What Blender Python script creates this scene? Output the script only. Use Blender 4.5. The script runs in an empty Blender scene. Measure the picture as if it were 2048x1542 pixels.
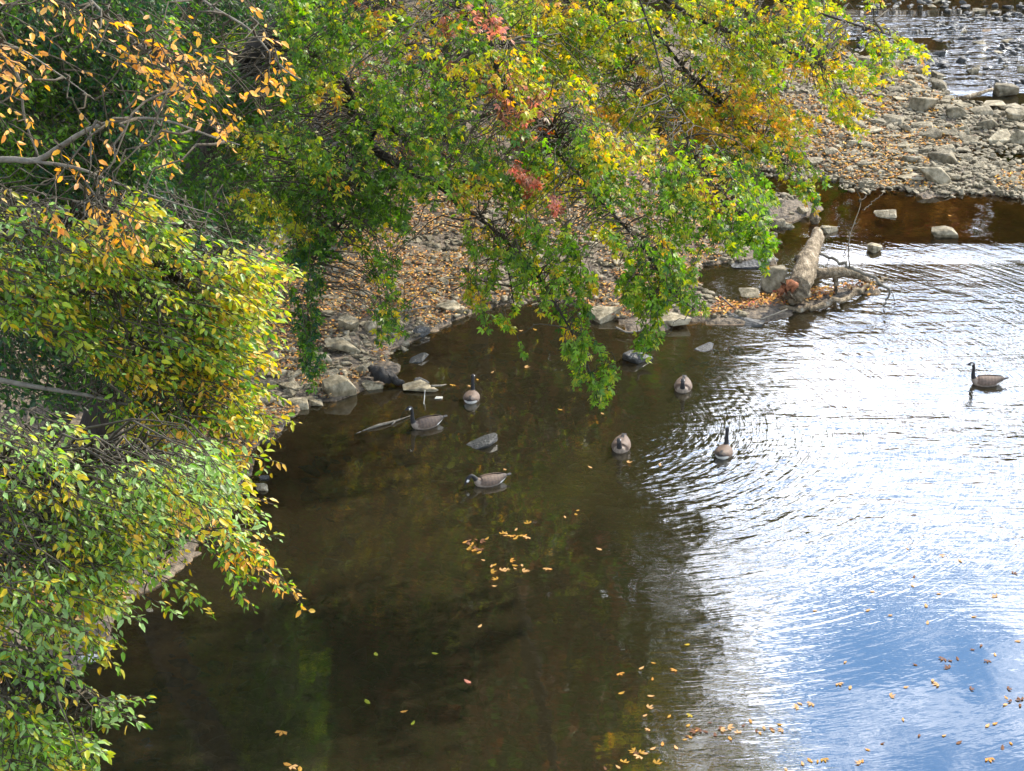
import bpy, bmesh, math, random
import numpy as np
from mathutils import Vector, Matrix
R = math.radians
scn = bpy.context.scene
COL = scn.collection

# ------------------------------------------------------------------ camera, sky, sun, exposure
CAM_H, PITCH, FPX = 19.0, R(25.0), 3960.0
cam_d = bpy.data.cameras.new('camera'); cam = bpy.data.objects.new('camera', cam_d); COL.objects.link(cam)
cam.location = (0, 0, CAM_H); cam.rotation_euler = (R(90) - PITCH, 0, 0)
cam_d.sensor_width = 36.0; cam_d.lens = FPX / 2048 * 36.0
cam_d.clip_start = 0.5; cam_d.clip_end = 4000
scn.camera = cam

SUN_EL, SUN_AZ = R(42), R(50)           # azimuth measured from +Y towards +X
world = bpy.data.worlds.new('World'); scn.world = world; world.use_nodes = True
wt = world.node_tree; wt.nodes.clear()
def N(t, typ, **k):
    n = t.nodes.new(typ)
    for a, v in k.items(): setattr(n, a, v)
    return n
def L(t, a, b): t.links.new(a, b)
def build_world():
    out = N(wt, 'ShaderNodeOutputWorld'); bg = N(wt, 'ShaderNodeBackground'); bg.inputs['Strength'].default_value = 0.12
    sky = N(wt, 'ShaderNodeTexSky', sky_type='NISHITA'); sky.sun_disc = False
    sky.sun_elevation = SUN_EL; sky.sun_rotation = SUN_AZ; sky.air_density = 1.3; sky.dust_density = 0.4; sky.ozone_density = 2.0
    tc = N(wt, 'ShaderNodeTexCoord'); sep = N(wt, 'ShaderNodeSeparateXYZ'); L(wt, tc.outputs['Generated'], sep.inputs[0])
    az = N(wt, 'ShaderNodeMath', operation='MAXIMUM'); L(wt, sep.outputs['Z'], az.inputs[0]); az.inputs[1].default_value = 0.05
    dx = N(wt, 'ShaderNodeMath', operation='DIVIDE'); L(wt, sep.outputs['X'], dx.inputs[0]); L(wt, az.outputs[0], dx.inputs[1])
    dy = N(wt, 'ShaderNodeMath', operation='DIVIDE'); L(wt, sep.outputs['Y'], dy.inputs[0]); L(wt, az.outputs[0], dy.inputs[1])
    cmb = N(wt, 'ShaderNodeCombineXYZ'); L(wt, dx.outputs[0], cmb.inputs[0]); L(wt, dy.outputs[0], cmb.inputs[1])
    n1 = N(wt, 'ShaderNodeTexNoise'); n1.inputs['Scale'].default_value = 3.6; n1.inputs['Detail'].default_value = 9; n1.inputs['Roughness'].default_value = 0.6
    n1.inputs['Distortion'].default_value = 0.5
    add = N(wt, 'ShaderNodeVectorMath', operation='ADD'); add.inputs[1].default_value = (3.1, 7.7, 0.0)
    L(wt, cmb.outputs[0], add.inputs[0]); L(wt, add.outputs[0], n1.inputs['Vector'])
    # more cloud low over the valley, a clear gap at about 33 degrees, thin cloud above
    mr = N(wt, 'ShaderNodeMapRange'); mr.inputs['From Min'].default_value = 0.40; mr.inputs['From Max'].default_value = 0.62
    mr.inputs['To Min'].default_value = 0.0; mr.inputs['To Max'].default_value = 1.0
    L(wt, sep.outputs['Z'], mr.inputs['Value'])
    rp = N(wt, 'ShaderNodeValToRGB')
    cr = rp.color_ramp; cr.elements[0].position = 0.0; cr.elements[0].color = (0.17,)*3 + (1,)
    cr.elements[1].position = 1.0; cr.elements[1].color = (0.14,)*3 + (1,)
    for p, v in ((0.30, 0.14), (0.56, 0.075), (0.72, 0.085), (0.84, 0.16)):
        e = cr.elements.new(p); e.color = (max(v, 0),)*3 + (1,)
    L(wt, mr.outputs[0], rp.inputs[0])
    s = N(wt, 'ShaderNodeMath', operation='ADD'); L(wt, n1.outputs['Fac'], s.inputs[0]); L(wt, rp.outputs[0], s.inputs[1])
    c2 = N(wt, 'ShaderNodeMapRange', interpolation_type='SMOOTHSTEP'); c2.inputs['From Min'].default_value = 0.52; c2.inputs['From Max'].default_value = 0.72
    L(wt, s.outputs[0], c2.inputs['Value'])
    mix = N(wt, 'ShaderNodeMix', data_type='RGBA'); L(wt, c2.outputs[0], mix.inputs['Factor'])
    # cloud boosted ahead where the water mirrors it, dimmed elsewhere against excess ambient light
    fr = N(wt, 'ShaderNodeMapRange', interpolation_type='SMOOTHSTEP'); fr.inputs['From Min'].default_value = 0.80; fr.inputs['From Max'].default_value = 0.95
    fr.inputs['To Min'].default_value = 0.22; fr.inputs['To Max'].default_value = 1.0
    dt = N(wt, 'ShaderNodeVectorMath', operation='DOT_PRODUCT'); dt.inputs[1].default_value = (.22, .85, .47); L(wt, tc.outputs['Generated'], dt.inputs[0]); L(wt, dt.outputs['Value'], fr.inputs['Value'])
    cc = N(wt, 'ShaderNodeVectorMath', operation='SCALE'); cc.inputs[0].default_value = (46, 47, 50); L(wt, fr.outputs[0], cc.inputs['Scale'])
    hs = N(wt, 'ShaderNodeHueSaturation'); hs.inputs['Saturation'].default_value = 1.4; hs.inputs['Value'].default_value = 2.7
    L(wt, sky.outputs[0], hs.inputs['Color'])
    L(wt, hs.outputs[0], mix.inputs['A']); L(wt, cc.outputs[0], mix.inputs['B'])
    L(wt, mix.outputs['Result'], bg.inputs['Color']); L(wt, bg.outputs[0], out.inputs['Surface'])
build_world()
sun_d = bpy.data.lights.new('sun', 'SUN'); sun_d.energy = 4.5; sun_d.angle = R(0.55); sun_d.color = (1.0, 0.90, 0.74)
sun = bpy.data.objects.new('sun', sun_d); COL.objects.link(sun)
sdir = Vector((math.sin(SUN_AZ)*math.cos(SUN_EL), math.cos(SUN_AZ)*math.cos(SUN_EL), math.sin(SUN_EL)))
sun.rotation_euler = sdir.to_track_quat('Z', 'Y').to_euler(); sun.location = sdir*100
scn.view_settings.view_transform = 'Standard'; scn.view_settings.look = 'None'
scn.view_settings.exposure = 0.88; scn.view_settings.gamma = 1.0; scn.view_settings.use_curve_mapping = False
try:
    scn.cycles.use_adaptive_sampling = True; scn.cycles.adaptive_threshold = 0.03; scn.cycles.max_bounces = 5; scn.cycles.transparent_max_bounces = 12; scn.cycles.sample_clamp_indirect = 6
    scn.cycles.diffuse_bounces = 2; scn.cycles.glossy_bounces = 2; scn.cycles.transmission_bounces = 4
except Exception: pass

# ------------------------------------------------------------------ helpers
rng = np.random.default_rng(11); random.seed(5)
CP, SP = math.cos(PITCH), math.sin(PITCH)
def ray(px, py):
    x = (np.asarray(px, float) - 1024)/FPX; y = (771 - np.asarray(py, float))/FPX
    return np.stack([x, CP + y*SP, -SP + y*CP], -1)
def gp(px, py, z=0.0):
    d = ray(px, py); t = (z - CAM_H)/d[..., 2]
    return d*t[..., None] + np.array([0, 0, CAM_H])
def at(px, py, Y):
    d = ray(px, py); t = np.asarray(Y, float)/d[..., 1]
    return d*t[..., None] + np.array([0, 0, CAM_H])
def proj(p):
    p = np.asarray(p, float); v = p - np.array([0, 0, CAM_H])
    zc = v[..., 1]*CP - v[..., 2]*SP; yc = v[..., 1]*SP + v[..., 2]*CP
    return np.stack([1024 + FPX*v[..., 0]/zc, 771 - FPX*yc/zc], -1)
def vnoise(x, y, seed=0):
    xi = np.floor(x).astype(np.int64); yi = np.floor(y).astype(np.int64); xf = x - xi; yf = y - yi
    def h(a, b):
        v = np.sin(a*127.1 + b*311.7 + seed*74.7)*43758.5453; return v - np.floor(v)
    u = xf*xf*(3-2*xf); v = yf*yf*(3-2*yf)
    return (h(xi, yi)*(1-u) + h(xi+1, yi)*u)*(1-v) + (h(xi, yi+1)*(1-u) + h(xi+1, yi+1)*u)*v
def fbm(x, y, seed=0, o=4):
    s = 0; a = .5; t = 0
    for k in range(o): s = s + a*vnoise(x*2**k, y*2**k, seed+k); t += a; a *= .5
    return s/t
def inpoly(P, poly):
    poly = np.asarray(poly, float); x, y = P[..., 0], P[..., 1]; c = np.zeros(x.shape, bool); n = len(poly)
    for i in range(n):
        x0, y0 = poly[i]; x1, y1 = poly[(i+1) % n]
        if y0 == y1: continue
        m = ((y0 > y) != (y1 > y)) & (x < (x1-x0)*(y-y0)/(y1-y0) + x0); c ^= m
    return c
def sdf(P, poly):
    poly = np.asarray(poly, float); d = np.full(P.shape[:-1], 1e9); n = len(poly)
    for i in range(n):
        a = poly[i]; b = poly[(i+1) % n]; ab = b-a; ap = P-a
        t = np.clip((ap@ab)/max(ab@ab, 1e-9), 0, 1); q = ap - t[..., None]*ab
        d = np.minimum(d, np.hypot(q[..., 0], q[..., 1]))
    return np.where(inpoly(P, poly), d, -d)
def unit(v): return v/np.maximum(np.linalg.norm(v, axis=-1, keepdims=True), 1e-9)

def mesh_obj(name, V, faces_idx, sizes, mat, parent=None, col=None, smooth=False):
    me = bpy.data.meshes.new(name)
    V = np.ascontiguousarray(V, np.float32); faces_idx = np.ascontiguousarray(faces_idx, np.int32); sizes = np.asarray(sizes, np.int32)
    me.vertices.add(len(V)); me.vertices.foreach_set('co', V.ravel())
    me.loops.add(len(faces_idx)); me.loops.foreach_set('vertex_index', faces_idx)
    me.polygons.add(len(sizes)); st = np.concatenate([[0], np.cumsum(sizes)[:-1]]).astype(np.int32)
    me.polygons.foreach_set('loop_start', st); me.polygons.foreach_set('loop_total', sizes)
    me.update(calc_edges=True)
    if smooth: me.polygons.foreach_set('use_smooth', np.ones(len(sizes), bool))
    if col is not None:
        a = me.color_attributes.new('tint', 'FLOAT_COLOR', 'POINT')
        c = np.ones((len(V), 4), np.float32); c[:, :3] = col; a.data.foreach_set('color', c.ravel())
    me.materials.append(mat)
    o = bpy.data.objects.new(name, me); COL.objects.link(o)
    if parent is not None: o.parent = parent
    return o
def tag(o, label=None, cat=None, group=None, kind=None):
    if label: o['label'] = label
    if cat: o['category'] = cat
    if group: o['group'] = group
    if kind: o['kind'] = kind
    return o
def empty(name, loc=(0, 0, 0)):
    o = bpy.data.objects.new(name, None); COL.objects.link(o); o.location = loc; return o
def local(o, V): return V - np.array(o.location)[None, :]

def catmull(P, n):
    P = np.asarray(P, float); Q = np.vstack([2*P[0]-P[1], P, 2*P[-1]-P[-2]]); out = []
    seg = len(P)-1; ts = np.linspace(0, seg, n)
    for t in ts:
        i = min(int(t), seg-1); f = t-i; a, b, c, d = Q[i], Q[i+1], Q[i+2], Q[i+3]
        out.append(.5*((2*b) + (-a+c)*f + (2*a-5*b+4*c-d)*f*f + (-a+3*b-3*c+d)*f**3))
    return np.array(out)
def tubes(T, Rr, ns=6, rough=0.0):
    """T: (k, m, 3) polylines, Rr: (k, m) radii -> V, F, sizes"""
    T = np.asarray(T, float); Rr = np.asarray(Rr, float); k, m, _ = T.shape
    tan = np.gradient(T, axis=1); tan = unit(tan)
    up = np.where(np.abs(tan[..., 2:3]) > .9, np.array([1., 0, 0]), np.array([0, 0, 1.]))
    a = unit(np.cross(tan, up)); b = np.cross(tan, a)
    th = np.arange(ns)*2*np.pi/ns
    rr = Rr[..., None]*(1 + rough*(rng.random((k, m, ns))-.5))
    V = T[:, :, None, :] + rr[..., None]*(np.cos(th)[None, None, :, None]*a[:, :, None, :] + np.sin(th)[None, None, :, None]*b[:, :, None, :])
    idx = np.arange(k*m*ns).reshape(k, m, ns); j = np.roll(idx, -1, axis=2)
    F = np.stack([idx[:, :-1], j[:, :-1], j[:, 1:], idx[:, 1:]], -1).reshape(-1, 4)
    caps0 = idx[:, 0, ::-1].reshape(-1, ns); caps1 = idx[:, -1].reshape(-1, ns)
    Fi = np.concatenate([F.ravel(), caps0.ravel(), caps1.ravel()])
    S = np.concatenate([np.full(len(F), 4), np.full(len(caps0), ns), np.full(len(caps1), ns)])
    return V.reshape(-1, 3), Fi, S
def tube_obj(name, pts, radii, mat, parent=None, n=16, ns=8, rough=0.0, wob=0.0):
    P = catmull(pts, n)
    if wob: P[1:-1] += rng.normal(0, wob, (n-2, 3))
    r = np.interp(np.linspace(0, 1, n), np.linspace(0, 1, len(radii)), radii)
    V, F, S = tubes(P[None], r[None], ns, rough)
    if parent is not None: V = local(parent, V)
    return mesh_obj(name, V, F, S, mat, parent, smooth=True)

# ------------------------------------------------------------------ materials
def mat(name):
    m = bpy.data.materials.new(name); m.use_nodes = True; t = m.node_tree; t.nodes.clear()
    return m, t, N(t, 'ShaderNodeOutputMaterial')
def leaf_mat(name, rough=0.4, trans=0.4, spec=0.5):
    m, t, out = mat(name)
    vc = N(t, 'ShaderNodeVertexColor', layer_name='tint')
    p = N(t, 'ShaderNodeBsdfPrincipled'); p.inputs['Roughness'].default_value = rough; p.inputs['Specular IOR Level'].default_value = spec
    L(t, vc.outputs[0], p.inputs['Base Color'])
    tr = N(t, 'ShaderNodeBsdfTranslucent'); hs = N(t, 'ShaderNodeHueSaturation'); hs.inputs['Saturation'].default_value = 1.15; hs.inputs['Value'].default_value = 1.5
    L(t, vc.outputs[0], hs.inputs['Color']); L(t, hs.outputs[0], tr.inputs['Color'])
    mx = N(t, 'ShaderNodeMixShader'); mx.inputs[0].default_value = trans
    L(t, p.outputs[0], mx.inputs[1]); L(t, tr.outputs[0], mx.inputs[2]); L(t, mx.outputs[0], out.inputs[0])
    return m
def noise_mat(name, ramp, scale, rough=0.8, bump=0.0, bscale=None, spec=0.3, coord='Object', objrand=0.0, detail=6, stretch=(1, 1, 1)):
    m, t, out = mat(name)
    tc = N(t, 'ShaderNodeTexCoord'); mp = N(t, 'ShaderNodeMapping'); mp.inputs['Scale'].default_value = stretch
    L(t, tc.outputs[coord], mp.inputs[0])
    nz = N(t, 'ShaderNodeTexNoise'); nz.inputs['Scale'].default_value = scale; nz.inputs['Detail'].default_value = detail; nz.inputs['Roughness'].default_value = .62
    L(t, mp.outputs[0], nz.inputs['Vector'])
    rp = N(t, 'ShaderNodeValToRGB'); cr = rp.color_ramp
    cr.elements[0].position = ramp[0][0]; cr.elements[0].color = (*ramp[0][1], 1)
    cr.elements[1].position = ramp[-1][0]; cr.elements[1].color = (*ramp[-1][1], 1)
    for p_, c_ in ramp[1:-1]:
        e = cr.elements.new(p_); e.color = (*c_, 1)
    L(t, nz.outputs['Fac'], rp.inputs[0])
    p = N(t, 'ShaderNodeBsdfPrincipled'); p.inputs['Roughness'].default_value = rough; p.inputs['Specular IOR Level'].default_value = spec
    c = rp.outputs[0]
    if objrand:
        oi = N(t, 'ShaderNodeObjectInfo'); hs = N(t, 'ShaderNodeHueSaturation')
        mr = N(t, 'ShaderNodeMapRange'); mr.inputs['To Min'].default_value = 1-objrand; mr.inputs['To Max'].default_value = 1+objrand
        L(t, oi.outputs['Random'], mr.inputs[0]); L(t, mr.outputs[0], hs.inputs['Value']); L(t, c, hs.inputs['Color']); c = hs.outputs[0]
    L(t, c, p.inputs['Base Color'])
    if bump:
        bn = N(t, 'ShaderNodeTexNoise'); bn.inputs['Scale'].default_value = bscale or scale*3; bn.inputs['Detail'].default_value = 5
        L(t, mp.outputs[0], bn.inputs['Vector'])
        b = N(t, 'ShaderNodeBump'); b.inputs['Strength'].default_value = 1.0; b.inputs['Distance'].default_value = bump
        L(t, bn.outputs['Fac'], b.inputs['Height']); L(t, b.outputs[0], p.inputs['Normal'])
    L(t, p.outputs[0], out.inputs[0]); return m
M = {}
M['leaf_beech'] = leaf_mat('beech_leaf', 0.42, 0.45, 0.4)
M['leaf_maple'] = leaf_mat('maple_leaf', 0.42, 0.52, 0.4)
M['leaf_far'] = leaf_mat('far_leaf', 0.6, 0.25, 0.3)
M['bark_dark'] = noise_mat('dark_bark', [(.3, (.010, .008, .006)), (.7, (.045, .037, .028))], 9, .9, .01, 30, stretch=(1, 1, .3))
M['twig'] = noise_mat('brown_twig_bark', [(.3, (.03, .024, .014)), (.7, (.08, .065, .04))], 12, .8)
M['bark_grey'] = noise_mat('grey_twig_bark', [(.3, (.07, .06, .045)), (.7, (.20, .18, .14))], 12, .8)
M['log'] = noise_mat('weathered_log', [(.28, (.035, .026, .017)), (.45, (.13, .10, .062)), (.58, (.24, .19, .125)), (.75, (.42, .38, .29))], 9, .9, .05, 26, stretch=(1, .35, 1))
M['wetwood'] = noise_mat('wet_black_wood', [(.3, (.008, .008, .008)), (.75, (.035, .032, .028))], 8, .75, .02, 20, spec=.3)
M['rotwood'] = noise_mat('broken_orange_wood', [(.3, (.10, .035, .015)), (.7, (.38, .15, .07))], 8, .9, .02, 20)
M['rock'] = noise_mat('grey_olive_stone', [(.28, (.05, .04, .024)), (.42, (.135, .113, .068)), (.55, (.240, .202, .130)), (.78, (.40, .35, .245))], 3.2, .75, .03, 9, objrand=.28)
M['rockwet'] = noise_mat('wet_dark_stone', [(.3, (.014, .014, .013)), (.7, (.06, .058, .048))], 5, .42, .05, 14, spec=.6)
M['rockpale'] = noise_mat('pale_stone', [(.3, (.3, .29, .24)), (.7, (.5, .48, .42))], 4, .6, .02, 9)
def ground_mat():
    m, t, out = mat('bank_and_streambed')
    g = N(t, 'ShaderNodeNewGeometry'); sp = N(t, 'ShaderNodeSeparateXYZ'); L(t, g.outputs['Position'], sp.inputs[0])
    n = N(t, 'ShaderNodeTexNoise'); n.inputs['Scale'].default_value = 1.3; n.inputs['Detail'].default_value = 8; n.inputs['Roughness'].default_value = .65
    L(t, g.outputs['Position'], n.inputs['Vector'])
    n2 = N(t, 'ShaderNodeTexNoise'); n2.inputs['Scale'].default_value = 9; n2.inputs['Detail'].default_value = 5
    L(t, g.outputs['Position'], n2.inputs['Vector'])
    r1 = N(t, 'ShaderNodeValToRGB'); c = r1.color_ramp   # land: damp gravel, brown litter
    c.elements[0].position = .35; c.elements[0].color = (.035, .027, .018, 1); c.elements[1].position = .68; c.elements[1].color = (.17, .13, .085, 1)
    L(t, n2.outputs['Fac'], r1.inputs[0])
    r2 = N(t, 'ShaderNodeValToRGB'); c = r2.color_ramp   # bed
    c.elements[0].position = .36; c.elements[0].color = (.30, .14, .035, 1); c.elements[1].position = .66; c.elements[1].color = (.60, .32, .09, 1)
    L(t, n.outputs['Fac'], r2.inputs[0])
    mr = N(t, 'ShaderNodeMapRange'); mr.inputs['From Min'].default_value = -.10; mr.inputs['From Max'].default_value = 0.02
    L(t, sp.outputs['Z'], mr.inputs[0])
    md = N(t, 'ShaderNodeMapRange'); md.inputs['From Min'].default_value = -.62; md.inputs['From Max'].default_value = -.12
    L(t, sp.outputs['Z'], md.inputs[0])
    mud_depth_shade = N(t, 'ShaderNodeMix', data_type='RGBA'); mud_depth_shade.inputs['A'].default_value = (.030, .026, .010, 1); L(t, md.outputs[0], mud_depth_shade.inputs['Factor']); L(t, r2.outputs[0], mud_depth_shade.inputs['B'])  # olive mud tone; its darkening with depth paints in light absorbed by water
    mx = N(t, 'ShaderNodeMix', data_type='RGBA'); L(t, mr.outputs[0], mx.inputs['Factor']); L(t, mud_depth_shade.outputs['Result'], mx.inputs['A']); L(t, r1.outputs[0], mx.inputs['B'])
    p = N(t, 'ShaderNodeBsdfPrincipled'); p.inputs['Roughness'].default_value = .85; L(t, mx.outputs['Result'], p.inputs['Base Color'])
    b = N(t, 'ShaderNodeBump'); b.inputs['Distance'].default_value = .06; L(t, n2.outputs['Fac'], b.inputs['Height']); L(t, b.outputs[0], p.inputs['Normal'])
    L(t, p.outputs[0], out.inputs[0]); return m
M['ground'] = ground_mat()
def G(px, py): return tuple(gp(px, py)[:2])
RINGS = [G(1240, 895), G(1368, 776), G(1452, 905), G(1978, 762)]
def water_mat():
    m, t, out = mat('stream_water')
    g = N(t, 'ShaderNodeNewGeometry'); P = g.outputs['Position']
    at_ = N(t, 'ShaderNodeAttribute', attribute_name='ripple')
    def math_(op, a, b=None, v=None):
        n = N(t, 'ShaderNodeMath', operation=op)
        for i, x in enumerate((a, b)):
            if x is None: continue
            if isinstance(x, (int, float)): n.inputs[i].default_value = x
            else: L(t, x, n.inputs[i])
        return n.outputs[0]
    # slow distortion of the phases
    dn = N(t, 'ShaderNodeTexNoise'); dn.inputs['Scale'].default_value = .9; dn.inputs['Detail'].default_value = 3; L(t, P, dn.inputs['Vector'])
    h = None
    for i, (cx, cy) in enumerate(RINGS):
        d = N(t, 'ShaderNodeVectorMath', operation='DISTANCE'); L(t, P, d.inputs[0]); d.inputs[1].default_value = (cx, cy, 0)
        lam = (0.20, 0.23, 0.17, 0.26)[i]; reach = (4.5, 4.0, 4.5, 1.6)[i]; amp = (1.3, 1.0, .45, .8)[i]
        ph = math_('ADD', math_('MULTIPLY', d.outputs['Value'], 2*math.pi/lam), math_('MULTIPLY', dn.outputs['Fac'], 16.0))
        s = math_('SINE', ph)
        fall = math_('POWER', 2.718, math_('MULTIPLY', d.outputs['Value'], -1.0/reach))
        w = math_('MULTIPLY', math_('MULTIPLY', s, fall), amp*.0013)
        h = w if h is None else math_('ADD', h, w)
    # broken wave trains spreading from where the geese feed
    cx, cy = G(1235, 850)
    sb = N(t, 'ShaderNodeVectorMath', operation='SUBTRACT'); L(t, P, sb.inputs[0]); sb.inputs[1].default_value = (cx, cy, 0)
    ln = N(t, 'ShaderNodeVectorMath', operation='LENGTH'); L(t, sb.outputs[0], ln.inputs[0])
    sx = N(t, 'ShaderNodeSeparateXYZ'); L(t, sb.outputs[0], sx.inputs[0]); th = math_('ARCTAN2', sx.outputs['Y'], sx.outputs['X'])
    for (kr, kt, amp, off) in ((5.6, 3.4, .0175, 0.0), (11.0, 6.0, .0080, 4.0)):
        cb = N(t, 'ShaderNodeCombineXYZ'); L(t, math_('MULTIPLY', ln.outputs['Value'], kr), cb.inputs[0]); L(t, math_('MULTIPLY', th, kt), cb.inputs[1]); cb.inputs[2].default_value = off
        nz = N(t, 'ShaderNodeTexNoise'); nz.inputs['Scale'].default_value = 1.0; nz.inputs['Detail'].default_value = 2.5; nz.inputs['Distortion'].default_value = .25; L(t, cb.outputs[0], nz.inputs['Vector'])
        h = math_('ADD', h, math_('MULTIPLY', nz.outputs['Fac'], amp))
    # wind chop, crests across the stream
    for (sc, st, amp, det, rz) in ((4.0, (.22, 1, 1), .010, 3, .10), (11.0, (.20, 1, 1), .0060, 2, -.06), (24.0, (.4, 1, 1), .0022, 2, 0.0)):
        mp = N(t, 'ShaderNodeMapping'); mp.inputs['Scale'].default_value = st; mp.inputs['Rotation'].default_value = (0, 0, rz); L(t, P, mp.inputs[0])
        nz = N(t, 'ShaderNodeTexNoise'); nz.inputs['Scale'].default_value = sc; nz.inputs['Detail'].default_value = det; nz.inputs['Distortion'].default_value = .3
        L(t, mp.outputs[0], nz.inputs['Vector'])
        h = math_('ADD', h, math_('MULTIPLY', nz.outputs['Fac'], amp))
    h = math_('MULTIPLY', h, at_.outputs['Fac'])
    mp = N(t, 'ShaderNodeMapping'); mp.inputs['Scale'].default_value = (.5, 1, 1); L(t, P, mp.inputs[0])
    bw = N(t, 'ShaderNodeTexNoise'); bw.inputs['Scale'].default_value = 2.2; bw.inputs['Detail'].default_value = 2; L(t, mp.outputs[0], bw.inputs['Vector'])
    h = math_('ADD', h, math_('MULTIPLY', math_('MULTIPLY', bw.outputs['Fac'], .035), math_('POWER', at_.outputs['Fac'], 3.0)))
    calm = N(t, 'ShaderNodeTexNoise'); calm.inputs['Scale'].default_value = 1.1; calm.inputs['Detail'].default_value = 3; L(t, P, calm.inputs['Vector'])
    h = math_('ADD', h, math_('MULTIPLY', calm.outputs['Fac'], .005))
    b = N(t, 'ShaderNodeBump'); b.inputs['Strength'].default_value = 1.0; b.inputs['Distance'].default_value = 1.0; L(t, h, b.inputs['Height'])
    fr = N(t, 'ShaderNodeFresnel'); fr.inputs['IOR'].default_value = 2.5; L(t, b.outputs[0], fr.inputs['Normal'])
    gl = N(t, 'ShaderNodeBsdfGlossy'); gl.inputs['Roughness'].default_value = .03; L(t, b.outputs[0], gl.inputs['Normal'])
    tr = N(t, 'ShaderNodeBsdfTransparent'); tr.inputs['Color'].default_value = (.74, .66, .42, 1)
    silt = N(t, 'ShaderNodeBsdfDiffuse'); silt.inputs['Color'].default_value = (.033, .028, .014, 1)   # brown suspended silt
    body = N(t, 'ShaderNodeMixShader'); sa = N(t, 'ShaderNodeAttribute', attribute_name='silt'); L(t, sa.outputs['Fac'], body.inputs[0]); L(t, tr.outputs[0], body.inputs[1]); L(t, silt.outputs[0], body.inputs[2])
    mx = N(t, 'ShaderNodeMixShader'); L(t, fr.outputs[0], mx.inputs[0]); L(t, body.outputs[0], mx.inputs[1]); L(t, gl.outputs[0], mx.inputs[2])
    L(t, mx.outputs[0], out.inputs[0]); return m
M['water'] = water_mat()

# ------------------------------------------------------------------ ground and river
shore_px = [(-300, 1560), (-60, 1440), (60, 1385), (150, 1340), (215, 1300), (235, 1250), (255, 1205), (330, 1150), (400, 1110), (440, 1060), (475, 1000), (498, 940),
 (500, 890), (560, 862), (600, 822), (660, 800), (735, 775), (775, 768), (800, 735), (745, 718), (790, 700), (850, 672), (900, 648), (960, 622), (1060, 604), (1140, 610), (1200, 636), (1260, 660),
 (1330, 655), (1360, 640), (1420, 648), (1500, 645), (1560, 630), (1640, 605), (1750, 585), (1730, 572), (1600, 590), (1540, 600), (1470, 607), (1410, 590), (1385, 560), (1400, 530), (1470, 528), (1560, 535),
 (1552, 505), (1532, 478), (1560, 450), (1620, 430), (1650, 418), (1610, 400), (1560, 392), (1490, 398), (1440, 385), (1430, 350), (1500, 330), (1600, 352), (1660, 362), (1720, 372), (1800, 380), (1850, 395), (1930, 385),
 (2000, 392), (2060, 398), (2200, 420), (2500, 440), (2500, 330), (2200, 322), (2060, 326), (1975, 324), (1950, 306), (1990, 293), (2100, 292), (2300, 300), (2500, 300), (2500, 215), (2200, 212), (2080, 205), (2000, 215),
 (1930, 198), (1900, 178), (1880, 150), (1800, 122), (1740, 118), (1690, 100), (1600, 75), (1450, 60), (1250, 30), (1100, -10), (1000, -60), (900, -120)]
W = gp(np.array([p[0] for p in shore_px]), np.array([p[1] for p in shore_px]))[:, :2]
W = np.vstack([[(-9.5, 12), (-9.2, 20)], W, [(-16, 115), (-60, 190), (-300, 200), (-300, 12)]])
def smooth01(x): x = np.clip(x, 0, 1); return x*x*(3-2*x)
def height(x, y):
    P = np.stack([x, y], -1); s = sdf(P, W)
    s = s + (fbm(x*.9, y*.9, 3, 3)-.5)*.7
    bank_edge = np.interp(y, [0, 25, 32, 45, 60, 80, 120], [-7, -7.5, -7.0, -6.5, -4.5, -7, -20])
    land = .07 + .16*smooth01(s/2.0) + .22*np.maximum(bank_edge - x, 0)**1.15*smooth01(s/1.5)
    land = np.minimum(land, 22) + (fbm(x*1.3, y*1.3, 9, 4)-.5)*.16
    px = proj(np.stack([x, y, x*0], -1))
    bar = smooth01((x-6)/4)*smooth01((y-52)/5)
    land = land - bar*.10
    bed = -.08 - .60*smooth01(-s/4.0) + (fbm(x*.7, y*.7, 21, 4)-.5)*.22
    shoal = smooth01((y-56)/4)*smooth01((x-8)/4)
    bed = bed*(1-shoal) + shoal*(-.10 + (fbm(x*.8, y*.8, 31, 4)-.5)*.30 - .2*smooth01((y-74)/3))
    mid = np.exp(-((y-54.5)/3.2)**2)*smooth01((x-6)/3)
    bed = np.where(mid > .1, np.maximum(bed, -.30), bed)
    z = np.where(s > 0, land, np.minimum(bed, -.03 + shoal*.12))
    rb = smooth01((x - (34 + .12*y))/14); z = z*(1-rb) + rb*(3 + (fbm(x*.2, y*.2, 5)-.5)*2)
    fb = smooth01((y - 98)/12); z = z*(1-fb) + fb*(2.5 + np.clip(y-110, 0, 200)*.12 + (fbm(x*.2, y*.2, 6)-.5)*2)
    return z
def grid_lines(a, b, step, lo, hi):
    inner = np.arange(a, b, step); out = [lo]
    left = [a]; s = step
    while left[-1] > lo: s *= 1.35; left.append(left[-1]-s)
    right = [inner[-1]]; s = step
    while right[-1] < hi: s *= 1.35; right.append(right[-1]+s)
    return np.concatenate([np.array(left[1:])[::-1], inner, np.array(right[1:])])
def grid_mesh(name, gx, gy, zf, material):
    X, Y = np.meshgrid(gx, gy); Z = zf(X, Y); V = np.stack([X, Y, Z], -1).reshape(-1, 3)
    nx, ny = len(gx), len(gy); i = np.arange(nx*ny).reshape(ny, nx)
    F = np.stack([i[:-1, :-1], i[:-1, 1:], i[1:, 1:], i[1:, :-1]], -1).reshape(-1, 4)
    return mesh_obj(name, V, F.ravel(), np.full(len(F), 4), material, smooth=True), X, Y
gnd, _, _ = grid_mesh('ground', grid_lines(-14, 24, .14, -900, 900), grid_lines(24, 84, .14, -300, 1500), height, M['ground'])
tag(gnd, kind='structure')
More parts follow.
